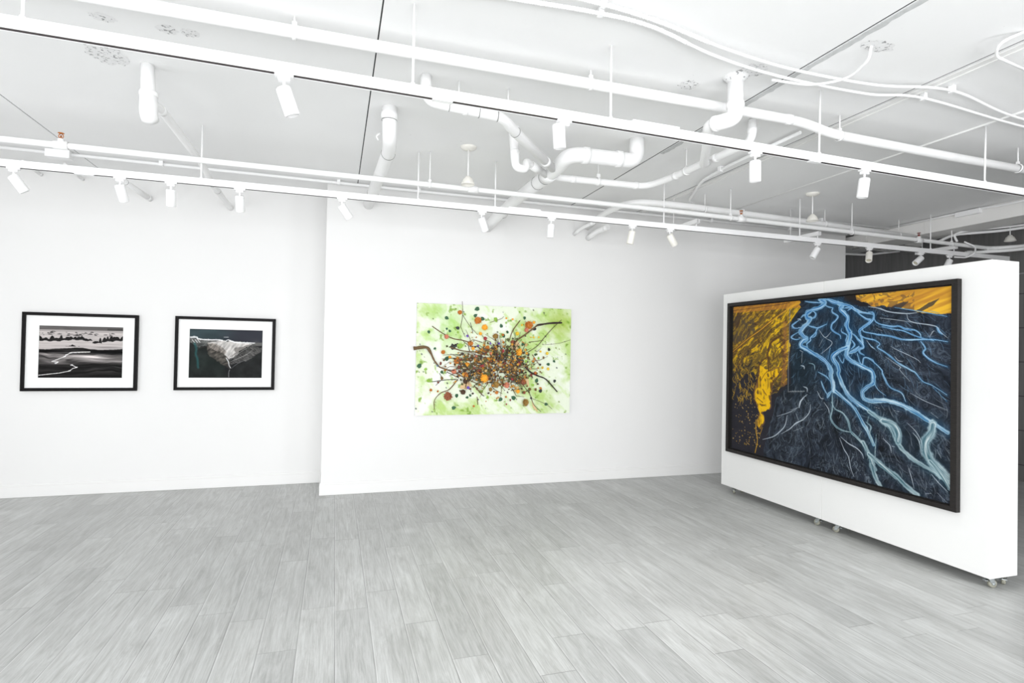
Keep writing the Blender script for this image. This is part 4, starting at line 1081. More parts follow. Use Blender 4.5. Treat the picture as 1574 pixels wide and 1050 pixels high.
framed_photo(-2.846, -1.885, 1.014, 1.771, None, (-2.712, -2.017, 1.142, 1.645), paint_shore,
             'black-framed photograph of a rocky shore with a pale winding stream over dark sand', 'framed photograph')
framed_photo(-1.559, -0.611, 1.018, 1.776, None, (-1.428, -0.737, 1.145, 1.649), paint_valley,
             'black-framed photograph of a dark mountain valley under a strip of white cloud', 'framed photograph')

# ---------------------------------------------------------------- green collage on the back wall
root = thing('collage', (1.69, 5.972, 0.785), 'unframed green and white collage of branches and orange flowers on the back wall', 'artwork')
X0, X1, Z0, Z1, YF = 0.812, 2.562, 0.788, 1.968, 5.934
cv = Canvas(300, (Z1 - Z0) / (X1 - X0), C8(236, 244, 222))
U, V = cv.u, cv.v
na = fbm(U * 6, V * 6, 101, 5, 0.6)
nb = fbm((U + V) * 9, (V - U) * 26, 111, 5, 0.6)
nc = fbm(U * 22, V * 22, 121, 4)
cv.over(np.clip((na - 0.46) * 5, 0, 1) * np.clip(nb * 1.5, 0, 1), C8(180, 212, 118))
cv.over(np.clip((nb - 0.55) * 6, 0, 1) * 0.6, C8(196, 226, 140))
cv.over(np.exp(-(((U - 0.17) / 0.11) ** 2 + ((V - 0.13) / 0.12) ** 2)) * 0.75 * (0.5 + nb), C8(168, 214, 112))
cv.over(np.exp(-(((U - 0.93) / 0.08) ** 2 + ((V - 0.09) / 0.09) ** 2)) * 0.7 * (0.5 + nb), C8(160, 190, 62))
cv.over(np.clip((fbm(U * 8 + 30, V * 8, 131, 5) - 0.56) * 7, 0, 1) * 0.75, C8(250, 252, 248))
cv.over(np.clip((fbm(U * 34, V * 34, 141, 3) - 0.70) * 8, 0, 1) * 0.8, C8(120, 160, 50))
rr = random.Random(3)
for k in range(70):
    u, v = rr.random(), rr.uniform(0, 0.67)
    cv.stroke([(u, v), (u + 0.002, v + 0.002)], rr.choice([C8(60, 70, 40), C8(110, 130, 40), C8(40, 50, 50)]), w=rr.choice([0.004, 0.006, 0.008]), op=0.8, curve=False)
MB().box(X0, X1, YF + 0.005, 5.9715, Z0, Z1).build('canvas', M_mat, root, bevel=0.002)
cv.build('painted_ground', color_attr_material('thick_green_paint', 0.6, 0.3, 0.5), root, (X0, YF, Z1), (X1 - X0, 0, 0), (0, 0, -(X1 - X0)), (nc - 0.5) * 0.006, (0, -1, 0), ink=0.93)

BARK = {'a': paint('mottled_brown_bark', srgb(112, 88, 58), 0.8, vary=0.5, scale=60), 't': paint('thin_brown_twig', srgb(96, 84, 66), 0.8, vary=0.3, scale=50),
        'k': paint('dark_bark', srgb(54, 44, 38), 0.8, vary=0.4, scale=60), 'w': paint('pale_wire', srgb(190, 176, 168), 0.6)}
for (ra, rb, kind, pts) in BRANCHES:
    n = len(pts)
    P, R = [], []
    for i, (x, z) in enumerate(pts):
        t = i / (n - 1)
        r_ = ra + (rb - ra) * t
        P.append((x, YF - 0.006 - r_ * (1.2 if kind != 'w' else 5), z))
        R.append(max(r_, 0.0016))
    Q = smooth([p + (r_,) for p, r_ in zip(P, R)], 4)
    Q = [tuple(float(a) for a in q) for q in Q]
    kn = 0.18 if kind in 'ak' else 0.0
    MB().tube([q[:3] for q in Q], [q[3] * (1 + kn * rr.uniform(-1, 1)) for q in Q], seg=7).build('branch', BARK[kind], root)

FCOL = {'orange': ((236, 152, 30), (250, 190, 60)), 'rust': ((168, 92, 30), (222, 140, 50)), 'pink': ((196, 110, 84), (222, 150, 120)), 'brown': ((120, 92, 44), (190, 150, 70)),
        'maroon': ((110, 52, 40), (180, 110, 70)), 'dark': ((48, 36, 34), (110, 80, 50)), 'crimson': ((150, 44, 60), (190, 80, 70)), 'violet': ((96, 66, 170), (140, 110, 200)),
        'yellow': ((226, 186, 30), (240, 214, 80)), 'blue': ((70, 100, 150), (130, 150, 180))}


def bloom_mesh(name, kind, petals, seed):
    """a dried flower facing -Y, radius 1"""
    r_ = random.Random(seed)
    inner, outer = [srgb(*c) for c in FCOL[kind]]
    m = MB()
    m.lathe([(0.0, 0.50), (0.22, 0.47), (0.36, 0.36), (0.42, 0.15), (0.42, 0.0)], axis=(0, -1, 0), seg=10)
    for ring, (rad, ln, h, cnt) in enumerate(((0.30, 0.66, 0.10, petals + 3), (0.22, 0.58, 0.28, petals), (0.14, 0.42, 0.42, petals - 3))):
        for k in range(cnt):
            a = 2 * math.pi * (k + 0.5 * ring) / cnt + r_.uniform(-0.1, 0.1)
            l2 = ln * r_.uniform(0.85, 1.05)
            d = Vector((math.cos(a), 0, math.sin(a)))
            s_ = Vector((-math.sin(a), 0, math.cos(a)))
            w = 3.6 * (rad + l2 * 0.5) / cnt
            f_ = Vector((0, -1, 0))
            m.add([d * rad + f_ * h, d * (rad + l2 * 0.5) + s_ * w + f_ * (h + 0.14), d * (rad + l2 * 0.92) + f_ * (h + r_.uniform(0.0, 0.2)), d * (rad + l2 * 0.5) - s_ * w + f_ * (h + 0.14), d * (rad + l2 * 0.5) + f_ * (h - 0.02)],
                  [(0, 1, 4), (1, 2, 4), (2, 3, 4), (3, 0, 4)], True)
    t = NT('dried_flower_' + kind)
    tc = t.n('ShaderNodeTexCoord')
    ln = t.n('ShaderNodeVectorMath', operation='LENGTH', ins={0: tc.outputs['Object']})
    nz = t.n('ShaderNodeTexNoise', ins={'Vector': tc.outputs['Object'], 'Scale': 5.0, 'Detail': 3.0})
    f_ = t.math('ADD', t.math('MULTIPLY', ln.outputs['Value'], 0.7), t.math('MULTIPLY', t.math('SUBTRACT', nz.outputs['Fac'], 0.5), 1.6))
    t.link(t.mix(f_, inner, outer), t.p.inputs['Base Color'])
    t.p.inputs['Roughness'].default_value = 0.75
    me_o = m.build(name, t.m)
    me = me_o.data
    bpy.data.objects.remove(me_o)
    return me


BM = {k: [bloom_mesh('flower', k, p, s_) for p, s_ in ((11, 1), (8, 2))] for k in FCOL}
for i, (x, z, r_, kind) in enumerate(BLOOMS):
    o = bpy.data.objects.new('flower', BM[kind][i % 2])
    o.parent = root
    o.location = Vector((x, YF - 0.012 - 0.004 * (i % 3), z)) - world_of(root)
    o.scale = (r_, r_ * 0.8, r_)
    o.rotation_euler = (rr.uniform(-0.25, 0.25), rr.uniform(0, 6.28), rr.uniform(-0.25, 0.25))
    col.objects.link(o)

LCOL = {'green': (44, 92, 58), 'dark': (34, 40, 38), 'lime': (142, 182, 66)}
LM = {}
for k, c in LCOL.items():
    m = MB()
    n = 12
    vs = [(0, -0.18, 0)]
    for j in range(n):
        a = 2 * math.pi * j / n
        q = 1.0 + (0.35 if j == 3 else 0) - (0.25 if j == 9 else 0)
        vs.append((math.cos(a) * 0.85 * q, -0.05, math.sin(a) * q))
    m.add(vs, [(0, 1 + (j + 1) % n, 1 + j) for j in range(n)], True)
    vs2 = [(x, y + 0.04, z) for x, y, z in vs]
    m.add(vs2, [(0, 1 + j, 1 + (j + 1) % n) for j in range(n)], True)
    o = m.build('leaf', paint('leaf_' + k, srgb(*c), 0.6, vary=0.35, scale=3))
    LM[k] = o.data
    bpy.data.objects.remove(o)
for i, (x, z, r_, kind) in enumerate(LEAVES):
    o = bpy.data.objects.new('leaf', LM[kind])
    o.parent = root
    o.location = Vector((x, YF - 0.007, z)) - world_of(root)
    o.scale = (r_, r_, r_)
    o.rotation_euler = (rr.uniform(-0.2, 0.2), rr.uniform(0, 6.28), rr.uniform(-0.2, 0.2))
    col.objects.link(o)

# uncountable tangle of twigs, dried scraps and paper in the middle
def middle(spread=1.0):
    """a point of the loose, two-lobed heap of material"""
    if rr.random() < 0.55:
        return 1.70 + rr.gauss(0, 0.21) * spread, 1.36 + rr.gauss(0, 0.115) * spread
    if rr.random() < 0.6:
        return 1.44 + rr.gauss(0, 0.13) * spread, 1.28 + rr.gauss(0, 0.09) * spread
    return 1.86 + rr.gauss(0, 0.13) * spread, 1.20 + rr.gauss(0, 0.10) * spread


tw = {k: MB() for k in range(3)}
for k in range(210):
    x, z = middle(0.8)
    a2 = math.atan2(z - 1.30, x - 1.68) + rr.uniform(-1.1, 1.1)
    L = rr.uniform(0.06, 0.22)
    y = YF - rr.uniform(0.008, 0.035)
    mid = (x + math.cos(a2) * L * 0.5 + rr.uniform(-0.02, 0.02), y - 0.006, z + math.sin(a2) * L * 0.5 + rr.uniform(-0.02, 0.02))
    tw[k % 3].tube([(x, y, z), mid, (x + math.cos(a2 + 0.3) * L, y + 0.004, z + math.sin(a2 + 0.3) * L)], [0.0045, 0.003, 0.0015], seg=5)
for k, mt in ((0, BARK['a']), (1, BARK['k']), (2, BARK['t'])):
    tag(tw[k].build('twig_tangle', mt, root), None, kind='stuff')
for k, (c, cnt) in enumerate((((190, 124, 40), 150), ((112, 84, 44), 190), ((84, 90, 50), 150), ((120, 62, 50), 70), ((198, 168, 110), 80), ((70, 58, 50), 130), ((206, 150, 60), 80))):
    m = MB()
    for _ in range(cnt):
        x, z = middle()
        y = YF - rr.uniform(0.004, 0.03)
        s_ = rr.uniform(0.006, 0.020)
        b0 = rr.uniform(0, 6.28)
        vs = [(x + s_ * rr.uniform(0.5, 1.3) * math.cos(b0 + j * 1.26), y - rr.uniform(0, 0.010), z + s_ * rr.uniform(0.5, 1.3) * math.sin(b0 + j * 1.26)) for j in range(5)]
        m.add([(x, y - 0.012, z)] + vs, [(0, 1 + (j + 1) % 5, 1 + j) for j in range(5)])
    tag(m.build('dried_scraps', paint('dried_scrap_%d' % k, srgb(*c), 0.8, vary=0.3, scale=30), root), None, kind='stuff')
tan = paint('tan_leather_scrap', srgb(214, 184, 138), 0.7, vary=0.08)
for pts in ([(1.30, 1.12), (1.38, 1.16), (1.42, 1.10), (1.36, 1.06), (1.28, 1.07)], [(1.78, 1.36), (1.90, 1.30), (1.96, 1.28), (1.88, 1.26), (1.82, 1.30)],
            [(1.84, 1.52), (1.92, 1.60), (1.95, 1.55), (1.90, 1.48)], [(1.99, 1.24), (2.06, 1.16), (2.07, 1.08), (2.02, 1.14)], [(2.10, 0.94), (2.16, 0.84), (2.18, 0.80), (2.12, 0.85)]):
    m = MB()
    n = len(pts)
    m.add([(x, YF - 0.009, z) for x, z in pts] + [(x, YF - 0.004, z) for x, z in pts], [tuple(range(n))[::-1]] + [(j, (j + 1) % n, n + (j + 1) % n, n + j) for j in range(n)])
    m.build('leather_scrap', tan, root)

# ---------------------------------------------------------------- rolling display wall: two units side by side
PX0, PX1, PZ0, PZ1 = 4.059, 4.318, 0.073, 2.143
SPLIT = 3.880


def caster_proto():
    """swivel caster, origin on the floor under the plate; wheel rolls along local Y"""
    c = bpy.data.objects.new('caster', None)
    c.empty_display_size = 0.02
    return c


def add_caster(parent, x, y, ang):
    base = world_of(parent)
    body = MB().box(-0.026, 0.026, -0.026, 0.026, 0.0692, 0.0722).lathe([(0.020, 0.0692), (0.020, 0.062), (0.014, 0.060)], seg=16)
    ob = body.build('caster', M_zinc, None)
    ob.parent = parent
    ob.location = Vector((x, y, 0)) - base
    ob.rotation_euler = (0, 0, ang)
    f = MB()
    for s_ in (-1, 1):
        xx = s_ * 0.0150
        prof = [(-0.016, 0.064), (0.016, 0.064), (0.030, 0.032), (0.024, 0.020), (0.012, 0.020), (-0.004, 0.040)]
        n = len(prof)
        f.add([(xx, a, b_) for a, b_ in prof] + [(xx + s_ * 0.002, a, b_) for a, b_ in prof], [tuple(range(n)), tuple(range(n, 2 * n))[::-1]] + [(j, (j + 1) % n, n + (j + 1) % n, n + j) for j in range(n)])
    f.lathe([(0.0, -0.020), (0.006, -0.020), (0.006, 0.020), (0.0, 0.020)], c=(0, 0.018, 0.0265), axis=(1, 0, 0), seg=10)
    f.box(-0.014, 0.014, -0.034, -0.016, 0.044, 0.050)
    fo = f.build('fork', M_zinc, None, bevel=0.0006)
    fo.parent = ob
    w = MB().lathe([(0.0, -0.011), (0.022, -0.011), (0.0262, -0.008), (0.0262, 0.008), (0.022, 0.011), (0.0, 0.011)], c=(0, 0.018, 0.0265), axis=(1, 0, 0), seg=24)
    wo = w.build('wheel', M_tyre, None)
    wo.parent = ob
    return ob


def rolling_wall(y0, y1, label, casters):
    r_ = thing('rolling_display_wall', ((PX0 + PX1) / 2, (y0 + y1) / 2, 0), label, 'display wall', 'rolling display wall units')
    MB().box(PX0, PX1, y0, y1, PZ0, PZ1).build('panel', M_panel, r_, bevel=0.0025)
    for x, y, a in casters:
        add_caster(r_, x, y, a)
    return r_


rolling_wall(2.558, SPLIT - 0.0012, 'white rolling wall unit nearer the viewer, carrying the right half of the river photograph',
             [(4.120, 2.60, -1.9), (4.255, 2.60, -0.9), (4.095, 3.735, 0.35), (4.262, 3.79, 2.4)])
rolling_wall(SPLIT + 0.0012, 5.21, 'white rolling wall unit farther from the viewer, carrying the left half of the river photograph',
             [(4.095, 3.935, 0.2), (4.262, 3.95, -2.0), (4.100, 5.05, -0.8), (4.250, 5.08, 0.9)])

# the large framed river photograph hanging across both units
root = thing('framed_aerial_photograph', (PX0, 3.93, 0.45), 'large black-framed aerial photograph of braided blue rivers and yellow fields', 'framed photograph')
FY0, FY1, FZ0, FZ1, FX0, FX1 = 2.740, 5.095, 0.452, 2.036, 4.018, 4.057
fw = 0.034
m = MB()
m.box(FX0, FX1, FY0, FY1, FZ1 - fw, FZ1).box(FX0, FX1, FY0, FY1, FZ0, FZ0 + fw)
m.box(FX0, FX1, FY0, FY0 + fw + 0.008, FZ0 + fw, FZ1 - fw).box(FX0, FX1, FY1 - fw, FY1, FZ0 + fw, FZ1 - fw)
m.build('frame', M_frame, root, bevel=0.0015)
MB().box(4.045, 4.056, FY0 + 0.01, FY1 - 0.01, FZ0 + 0.01, FZ1 - 0.01).build('backing_board', M_gap, root)
cv = paint_river()
cv.build('print', color_attr_material('river_print', 0.5, 0.15), root, (4.040, 5.022, 1.992), (0, -2.232, 0), (0, 0, -2.232), ink=0.92)

# ---------------------------------------------------------------- lighting tracks
def lighting_track(a, b, w, h, label, rods, feeds, joins=()):
    """a, b: bottom centre line ends; rods: (x, y at ceiling)"""
    a, b = Vector(a), Vector(b)
    r_ = thing('lighting_track', (a + b) / 2, label, 'lighting track')
    d = (b - a).normalized()
    sd = d.cross(Vector((0, 0, 1))).normalized()
    m = MB()
    up_ = Vector((0, 0, 1))
    # channel: top and two side walls with a slot between them
    m.bar(a + up_ * (h - 0.004), b + up_ * (h - 0.004), w, 0.008)
    for s_ in (-1, 1):
        m.bar(a + sd * s_ * (w / 2 - 0.003) + up_ * (h / 2 - 0.004), b + sd * s_ * (w / 2 - 0.003) + up_ * (h / 2 - 0.004), 0.006, h - 0.0085)
        m.bar(a + sd * s_ * (w / 2 - 0.0045) + up_ * 0.0015, b + sd * s_ * (w / 2 - 0.0045) + up_ * 0.0015, 0.0030, 0.003)
    m.build('housing', M_track, r_)
    MB().bar(a + up_ * (h * 0.45), b + up_ * (h * 0.45), w - 0.0125, h * 0.84).build('conductor_slot', M_slot, r_)
    for x, y in rods:
        t = (x - a.x) / (b.x - a.x)
        p = a + (b - a) * t + up_ * h
        q = MB().tube([(x, y, H), (p.x, p.y, p.z)], 0.0062, seg=10)
        q.lathe([(0.012, 0), (0.012, 0.012), (0.0062, 0.014)], c=(p.x, p.y, p.z - 0.001), seg=12)
        q.build('hanger_rod', M_track, r_)
    for x, l in feeds:
        t = (x - a.x) / (b.x - a.x)
        p = a + (b - a) * t
        MB().bar(p - d * l / 2 + up_ * (h + 0.007), p + d * l / 2 + up_ * (h + 0.007), w * 0.95, 0.013).build('joining_plate', M_track, r_, bevel=0.001)
    for x, l in joins:
        t = (x - a.x) / (b.x - a.x)
        p = a + (b - a) * t
        MB().bar(p - d * l / 2 - up_ * 0.001, p + d * l / 2 - up_ * 0.001, w * 0.9, 0.010).build('power_feed', M_track, r_, bevel=0.001)
    return r_


NA, NB = Vector((-1.9, 2.665, 2.712)), Vector((5.6, 2.862, 2.705))
FA, FB = Vector((-3.6, 4.80, 2.705)), Vector((7.9, 4.80, 2.705))


def on_near(x):
    return NA + (NB - NA) * ((x - NA.x) / (NB.x - NA.x))


def on_far(x):
    return FA + (FB - FA) * ((x - FA.x) / (FB.x - FA.x))


lighting_track(NA, NB, 0.036, 0.050, 'white lighting track nearest the viewer, carrying four spotlights',
               [(-1.2, 2.69), (0.33, 2.73), (1.40, 2.755), (2.87, 2.785), (4.41, 2.825)], [(1.68, 0.30)], [(0.475, 0.10), (2.83, 0.085)])
lighting_track(FA, FB, 0.036, 0.050, 'long white lighting track farther away, carrying thirteen spotlights',
               [(-2.85, 4.8), (-1.0, 4.8), (0.645, 4.8), (1.325, 4.8), (3.035, 4.8), (4.69, 4.8), (6.59, 4.8)], [(1.60, 0.30)], [(-1.75, 0.12)])


def spot_proto():
    """origin at the underside of the track"""
    r_ = bpy.data.objects.new('track_spotlight', None)
    r_.empty_display_size = 0.05
    col.objects.link(r_)
    ad = MB().box(-0.040, 0.040, -0.015, 0.015, -0.012, 0.0005).box(-0.026, 0.026, -0.014, 0.014, -0.030, -0.012).build('adapter', M_track, r_, bevel=0.002)
    am = MB().tube([(0, 0, -0.028), (0, 0, -0.052)], 0.0065, seg=12).box(-0.005, 0.005, -0.009, 0.009, -0.078, -0.050).build('arm', M_track, r_, bevel=0.001)
    hd = MB()
    hd.lathe([(0.0, 0.030), (0.026, 0.030), (0.0315, 0.025), (0.033, 0.018), (0.033, -0.092), (0.031, -0.096), (0.028, -0.096), (0.027, -0.080), (0.0, -0.080)], seg=28)
    ho = hd.build('lamp_head', M_track, r_)
    le = MB().lathe([(0.0, -0.0825), (0.020, -0.0825), (0.0265, -0.0805)], seg=24)
    lo = le.build('lens', M_lens, ho)
    return r_


SPOT = spot_proto()


def put_spot(first, p, aim, off, label, group, warm=False, lit=0.0):
    r_ = SPOT if first else copy_tree(SPOT)
    r_.location = p
    tag(r_, label, 'spotlight', group)
    hd = [c for c in r_.children if c.name.startswith('lamp_head')][0]
    d = Vector(aim).normalized()
    hd.rotation_mode = 'QUATERNION'
    hd.rotation_quaternion = Vector((0, 0, -1)).rotation_difference(d)
    hd.location = Vector(off) + Vector((0, 0, -0.066)) + d * 0.016
    if lit:
        l = bpy.data.lights.new('spotlight_lamp', 'SPOT')
        l.energy = lit
        l.spot_size = math.radians(75)
        l.spot_blend = 0.9
        l.shadow_soft_size = 0.022
        l.color = (1.0, 0.99, 0.97)
        lo = bpy.data.objects.new('spotlight_lamp', l)
        lo.parent = hd
        lo.location = (0, 0, -0.097)
        col.objects.link(lo)
    if warm:
        hd.data = hd.data.copy()
        hd.data.materials[0] = M_warm
    return r_


GN, GF = 'spotlights on the nearest track', 'spotlights on the far track'
near = [(-0.243, (0.34, 0.12, -0.93), (0.0, 0.0, -0.004), 'white cylindrical spotlight on the near track, the farthest along from the display wall'),
        (1.125, (0.13, 0.12, -1), (-0.030, 0.0, 0.030), 'white spotlight on the near track, in front of the bend of the thick drain pipe'),
        (2.375, (0.10, 0.10, -1), (0.0, 0.0, 0.0), 'white spotlight on the near track, beside its power feed, under the white water pipe'),
        (3.255, (-0.04, 0.12, -1), (0.0, 0.0, -0.002), 'white spotlight on the near track, closest to the rolling display wall')]
for i, (x, aim, off, lab) in enumerate(near):
    put_spot(False, on_near(x), aim, off, lab, GN, lit=(20, 45, 34, 34)[i])
far = [(-2.17, (0.50, 0.3, -0.85), 'leftmost spotlight on the far track, tilted above the rocky shore photograph', 0),
       (-1.53, (0.1, 0.55, -0.8), 'far-track spotlight in front of the short pipe stub entering the recessed wall', 0),
       (-1.20, (-0.05, 0.35, -0.95), 'far-track spotlight pointing straight down above the gap between the two small framed photographs', 0),
       (-0.73, (0.0, 0.45, -0.85), 'pale far-track spotlight above the mountain valley photograph', 0),
       (0.03, (0.58, 0.2, -0.8), 'white far-track spotlight tilted beside the corner of the recess', 0),
       (1.205, (0.42, 0.3, -0.85), 'white far-track spotlight tilted beside the lower end of the diagonal drain pipe', 0),
       (1.86, (0.0, 0.15, -1), 'white far-track spotlight hanging straight down above the green collage edge', 0),
       (2.69, (-0.13, 0.15, -1), 'warm-white far-track spotlight hanging nearly straight down', 1),
       (3.105, (0.62, 0.15, -0.75), 'cream far-track spotlight tilted sideways next to the straight warm-white one', 1),
       (4.93, (-0.45, 0.15, -0.85), 'white far-track spotlight above the far top corner of the display wall', 0),
       (5.66, (-0.48, -0.35, -0.8), 'cream far-track spotlight with its lens showing, against the edge of the dark wall', 1),
       (6.44, (-0.85, 0.0, -0.62), 'white far-track spotlight tilted strongly sideways against the dark wall', 0),
       (6.90, (-0.42, 0.1, -0.9), 'rightmost far-track spotlight, its lamp half hidden behind the display wall', 0)]
for x, aim, lab, warm in far:
    put_spot(False, on_far(x), aim, (0, 0, 0), lab, GF, bool(warm))
for o in [c for ch in SPOT.children for c in list(ch.children) + [ch]] + [SPOT]:
    bpy.data.objects.remove(o)


# ---------------------------------------------------------------- pipes
def collar(c, axis, r, l=0.03, name='coupling', parent=None, mat=None):
    c, ax = Vector(c), Vector(axis).normalized()
    return MB().lathe([(r * 0.96, -l / 2), (r * 1.10, -l / 2 + 0.002), (r * 1.12, 0), (r * 1.10, l / 2 - 0.002), (r * 0.96, l / 2)], c=c, axis=ax, seg=22).build(name, mat or M_pipe, parent)


def ring(c, axis, r, parent, w=0.004):
    return MB().lathe([(r, -w / 2), (r * 1.035, -w / 2), (r * 1.035, w / 2), (r, w / 2)], c=c, axis=axis, seg=22).build('gasket', M_gasket, parent)


def hanger(parent, x, y, zp, r, top_=H, rod=0.005):
    """threaded rod with a clevis ring round a pipe that runs along X"""
    m = MB().tube([(x, y, top_), (x, y, zp + r + 0.006)], rod, seg=8)
    m.lathe([(r + 0.001, -0.010), (r + 0.005, -0.010), (r + 0.005, 0.010), (r + 0.001, 0.010)], c=(x, y, zp), axis=(1, 0, 0), seg=20)
    m.box(x - 0.011, x + 0.011, y - 0.008, y + 0.008, zp + r, zp + r + 0.022)
    return m.build('pipe_hanger', M_pipe, parent)


# near water pipe, under the ceiling
r_ = thing('water_pipe', (1.5, 3.03, 3.07), 'straight white pipe close under the ceiling, nearest the viewer', 'pipe')
MB().tube([(-2.6, 3.02, 3.078), (0.5, 3.03, 3.078), (2.3, 3.03, 3.073), (2.98, 3.03, 3.066), (3.22, 3.03, 3.020), (4.3, 3.04, 3.005), (6.6, 3.05, 2.985)], 0.031, fillet=0.12, seg=20).build('pipe', M_pipe, r_)
for x, z in ((-2.0, 3.078), (-0.23, 3.078), (1.41, 3.077), (3.30, 3.018), (5.10, 2.998)):
    hanger(r_, x, 3.035, z, 0.031)
collar((2.86, 3.03, 3.068), (1, 0, -0.05), 0.031, 0.05, parent=r_)

# sprinkler pipe with upright heads
r_ = thing('sprinkler_pipe', (2.5, 4.75, 2.87), 'long white sprinkler pipe behind the far track, with small upright sprinklers', 'pipe')
sp = [(-3.6, 4.75, 2.885), (0.0, 4.75, 2.880), (3.0, 4.75, 2.872), (7.50, 4.75, 2.822), (7.72, 4.52, 2.826), (7.72, 3.2, 2.84)]
MB().tube(sp, 0.0215, fillet=0.10, seg=18).build('pipe', M_pipe, r_)


def sp_z(x):
    return float(np.interp(x, [-3.6, 0, 3, 7.5], [2.885, 2.880, 2.872, 2.815]))


for x in (-2.62, 0.735, 3.77, 5.35, 6.86):
    hanger(r_, x, 4.75, sp_z(x), 0.0215)
for x, mat in ((-1.88, M_brass), (3.90, M_brass), (6.34, M_redsp)):
    z = sp_z(x)
    tee = MB().lathe([(0.024, -0.045), (0.029, -0.043), (0.029, 0.043), (0.024, 0.045)], c=(x, 4.75, z), axis=(1, 0, 0), seg=20)
    tee.lathe([(0.020, 0.0), (0.020, 0.045), (0.012, 0.047), (0.0, 0.047)], c=(x, 4.75, z), seg=16).build('tee_fitting', M_pipe, r_)
    s_ = MB().lathe([(0.010, 0.045), (0.013, 0.052), (0.006, 0.056), (0.004, 0.070), (0.0, 0.071)], c=(x, 4.75, z), seg=12)
    for q in (-1, 1):
        s_.tube([(x + q * 0.012, 4.75, z + 0.054), (x + q * 0.015, 4.75, z + 0.068), (x + q * 0.004, 4.75, z + 0.084)], 0.0028, seg=8)
    s_.lathe([(0.0, 0.083), (0.019, 0.083), (0.019, 0.087), (0.0, 0.088)], c=(x, 4.75, z), seg=16)
    s_.build('sprinkler_head', mat, r_)
x = 1.11
tee = MB().lathe([(0.024, -0.045), (0.029, -0.043), (0.029, 0.043), (0.024, 0.045)], c=(x, 4.75, sp_z(x)), axis=(1, 0, 0), seg=20)
tee.lathe([(0.021, 0.0), (0.021, 0.050), (0.015, 0.054), (0.0, 0.054)], c=(x, 4.75, sp_z(x)), seg=16).build('tee_fitting', M_pipe, r_)
collar((7.46, 4.75, 2.816), (1, 0, 0), 0.0215, 0.05, parent=r_)

# drain A: drops from the ceiling and runs into the recessed wall
r_ = thing('drain_pipe', (-1.10, 3.86, 2.87), 'white drain pipe dropping above the empty part of the recessed wall', 'pipe')
MB().tube([(-1.105, 3.86, H), (-1.095, 3.86, 2.90)], [0.036, 0.042], seg=20).build('riser', M_pipe, r_)
MB().tube([(-1.095, 3.86, 3.00), (-1.095, 3.86, 2.875), (-1.095, 3.90, 2.845)], 0.048, fillet=0.05, seg=20).build('trap', M_pipe, r_)
MB().tube([(-1.095, 3.84, 2.94), (-1.075, 4.02, 2.965), (-1.08, 5.2, 2.985), (-1.08, 5.55, 2.93), (-1.08, 6.40, 2.93), (-1.08, 6.54, 2.93)], 0.027, fillet=0.10, seg=18).build('pipe', M_pipe, r_)
collar((-1.095, 3.86, 2.985), (0, 0, 1), 0.046, 0.03, parent=r_)
collar((-1.077, 4.05, 2.965), (0, 1, 0.02), 0.027, 0.05, parent=r_)
ring((-1.08, 5.62, 2.93), (0, 1, 0), 0.028, r_)
ring((-1.08, 5.85, 2.93), (0, 1, 0), 0.028, r_)

# drain B: drops and runs to the back wall
r_ = thing('drain_pipe', (0.33, 3.97, 2.85), 'thick white drain pipe bending from the ceiling joint towards the recess corner', 'pipe')
MB().tube([(0.325, 3.97, H), (0.33, 3.97, 2.955), (0.352, 4.22, 2.95), (0.311, 5.49, 2.96), (0.297, 5.968, 2.96)], 0.050, fillet=0.10, seg=22).build('pipe', M_pipe, r_)
collar((0.325, 3.97, 3.10), (0, 0, 1), 0.051, 0.05, parent=r_)
ring((0.325, 3.97, 3.068), (0, 0, 1), 0.051, r_)
ring((0.350, 4.30, 2.950), (-0.03, 1, 0.01), 0.051, r_)
ring((0.311, 5.50, 2.960), (-0.03, 1, 0.01), 0.051, r_)
MB().tube([(0.27, 4.05, 3.0), (0.245, 4.06, 2.98), (0.26, 4.07, 2.955)], 0.006, fillet=0.01, seg=8).build('clamp', M_pipe, r_)

# the branching drain network in the middle of the ceiling
r_ = thing('drain_pipe', (1.6, 3.95, 2.80), 'branching white drain pipework with a looped trap, in the middle of the ceiling', 'pipe')
MB().tube([(2.215, 3.9, H), (2.215, 3.9, 2.985), (1.64, 3.9, 2.975), (1.65, 4.15, 2.94), (1.65, 5.1, 2.958), (1.63, 5.55, 2.93), (1.56, 5.965, 2.83)], 0.057, fillet=0.17, seg=24, steps=9).build('main_pipe', M_pipe, r_)
for c, ax in (((2.08, 3.9, 2.984), (1, 0, 0)), ((1.78, 3.9, 2.980), (1, 0, 0)), ((1.65, 4.42, 2.945), (0, 1, 0.02)), ((1.65, 4.60, 2.948), (0, 1, 0.02)), ((1.63, 5.62, 2.915), (0, 1, -0.2))):
    ring(c, ax, 0.058, r_)
collar((2.06, 3.9, 2.984), (1, 0, 0), 0.057, 0.05, parent=r_)
collar((1.78, 3.9, 2.978), (1, 0, 0), 0.057, 0.05, parent=r_)
collar((1.65, 4.34, 2.943), (0, 1, 0.02), 0.057, 0.12, parent=r_)
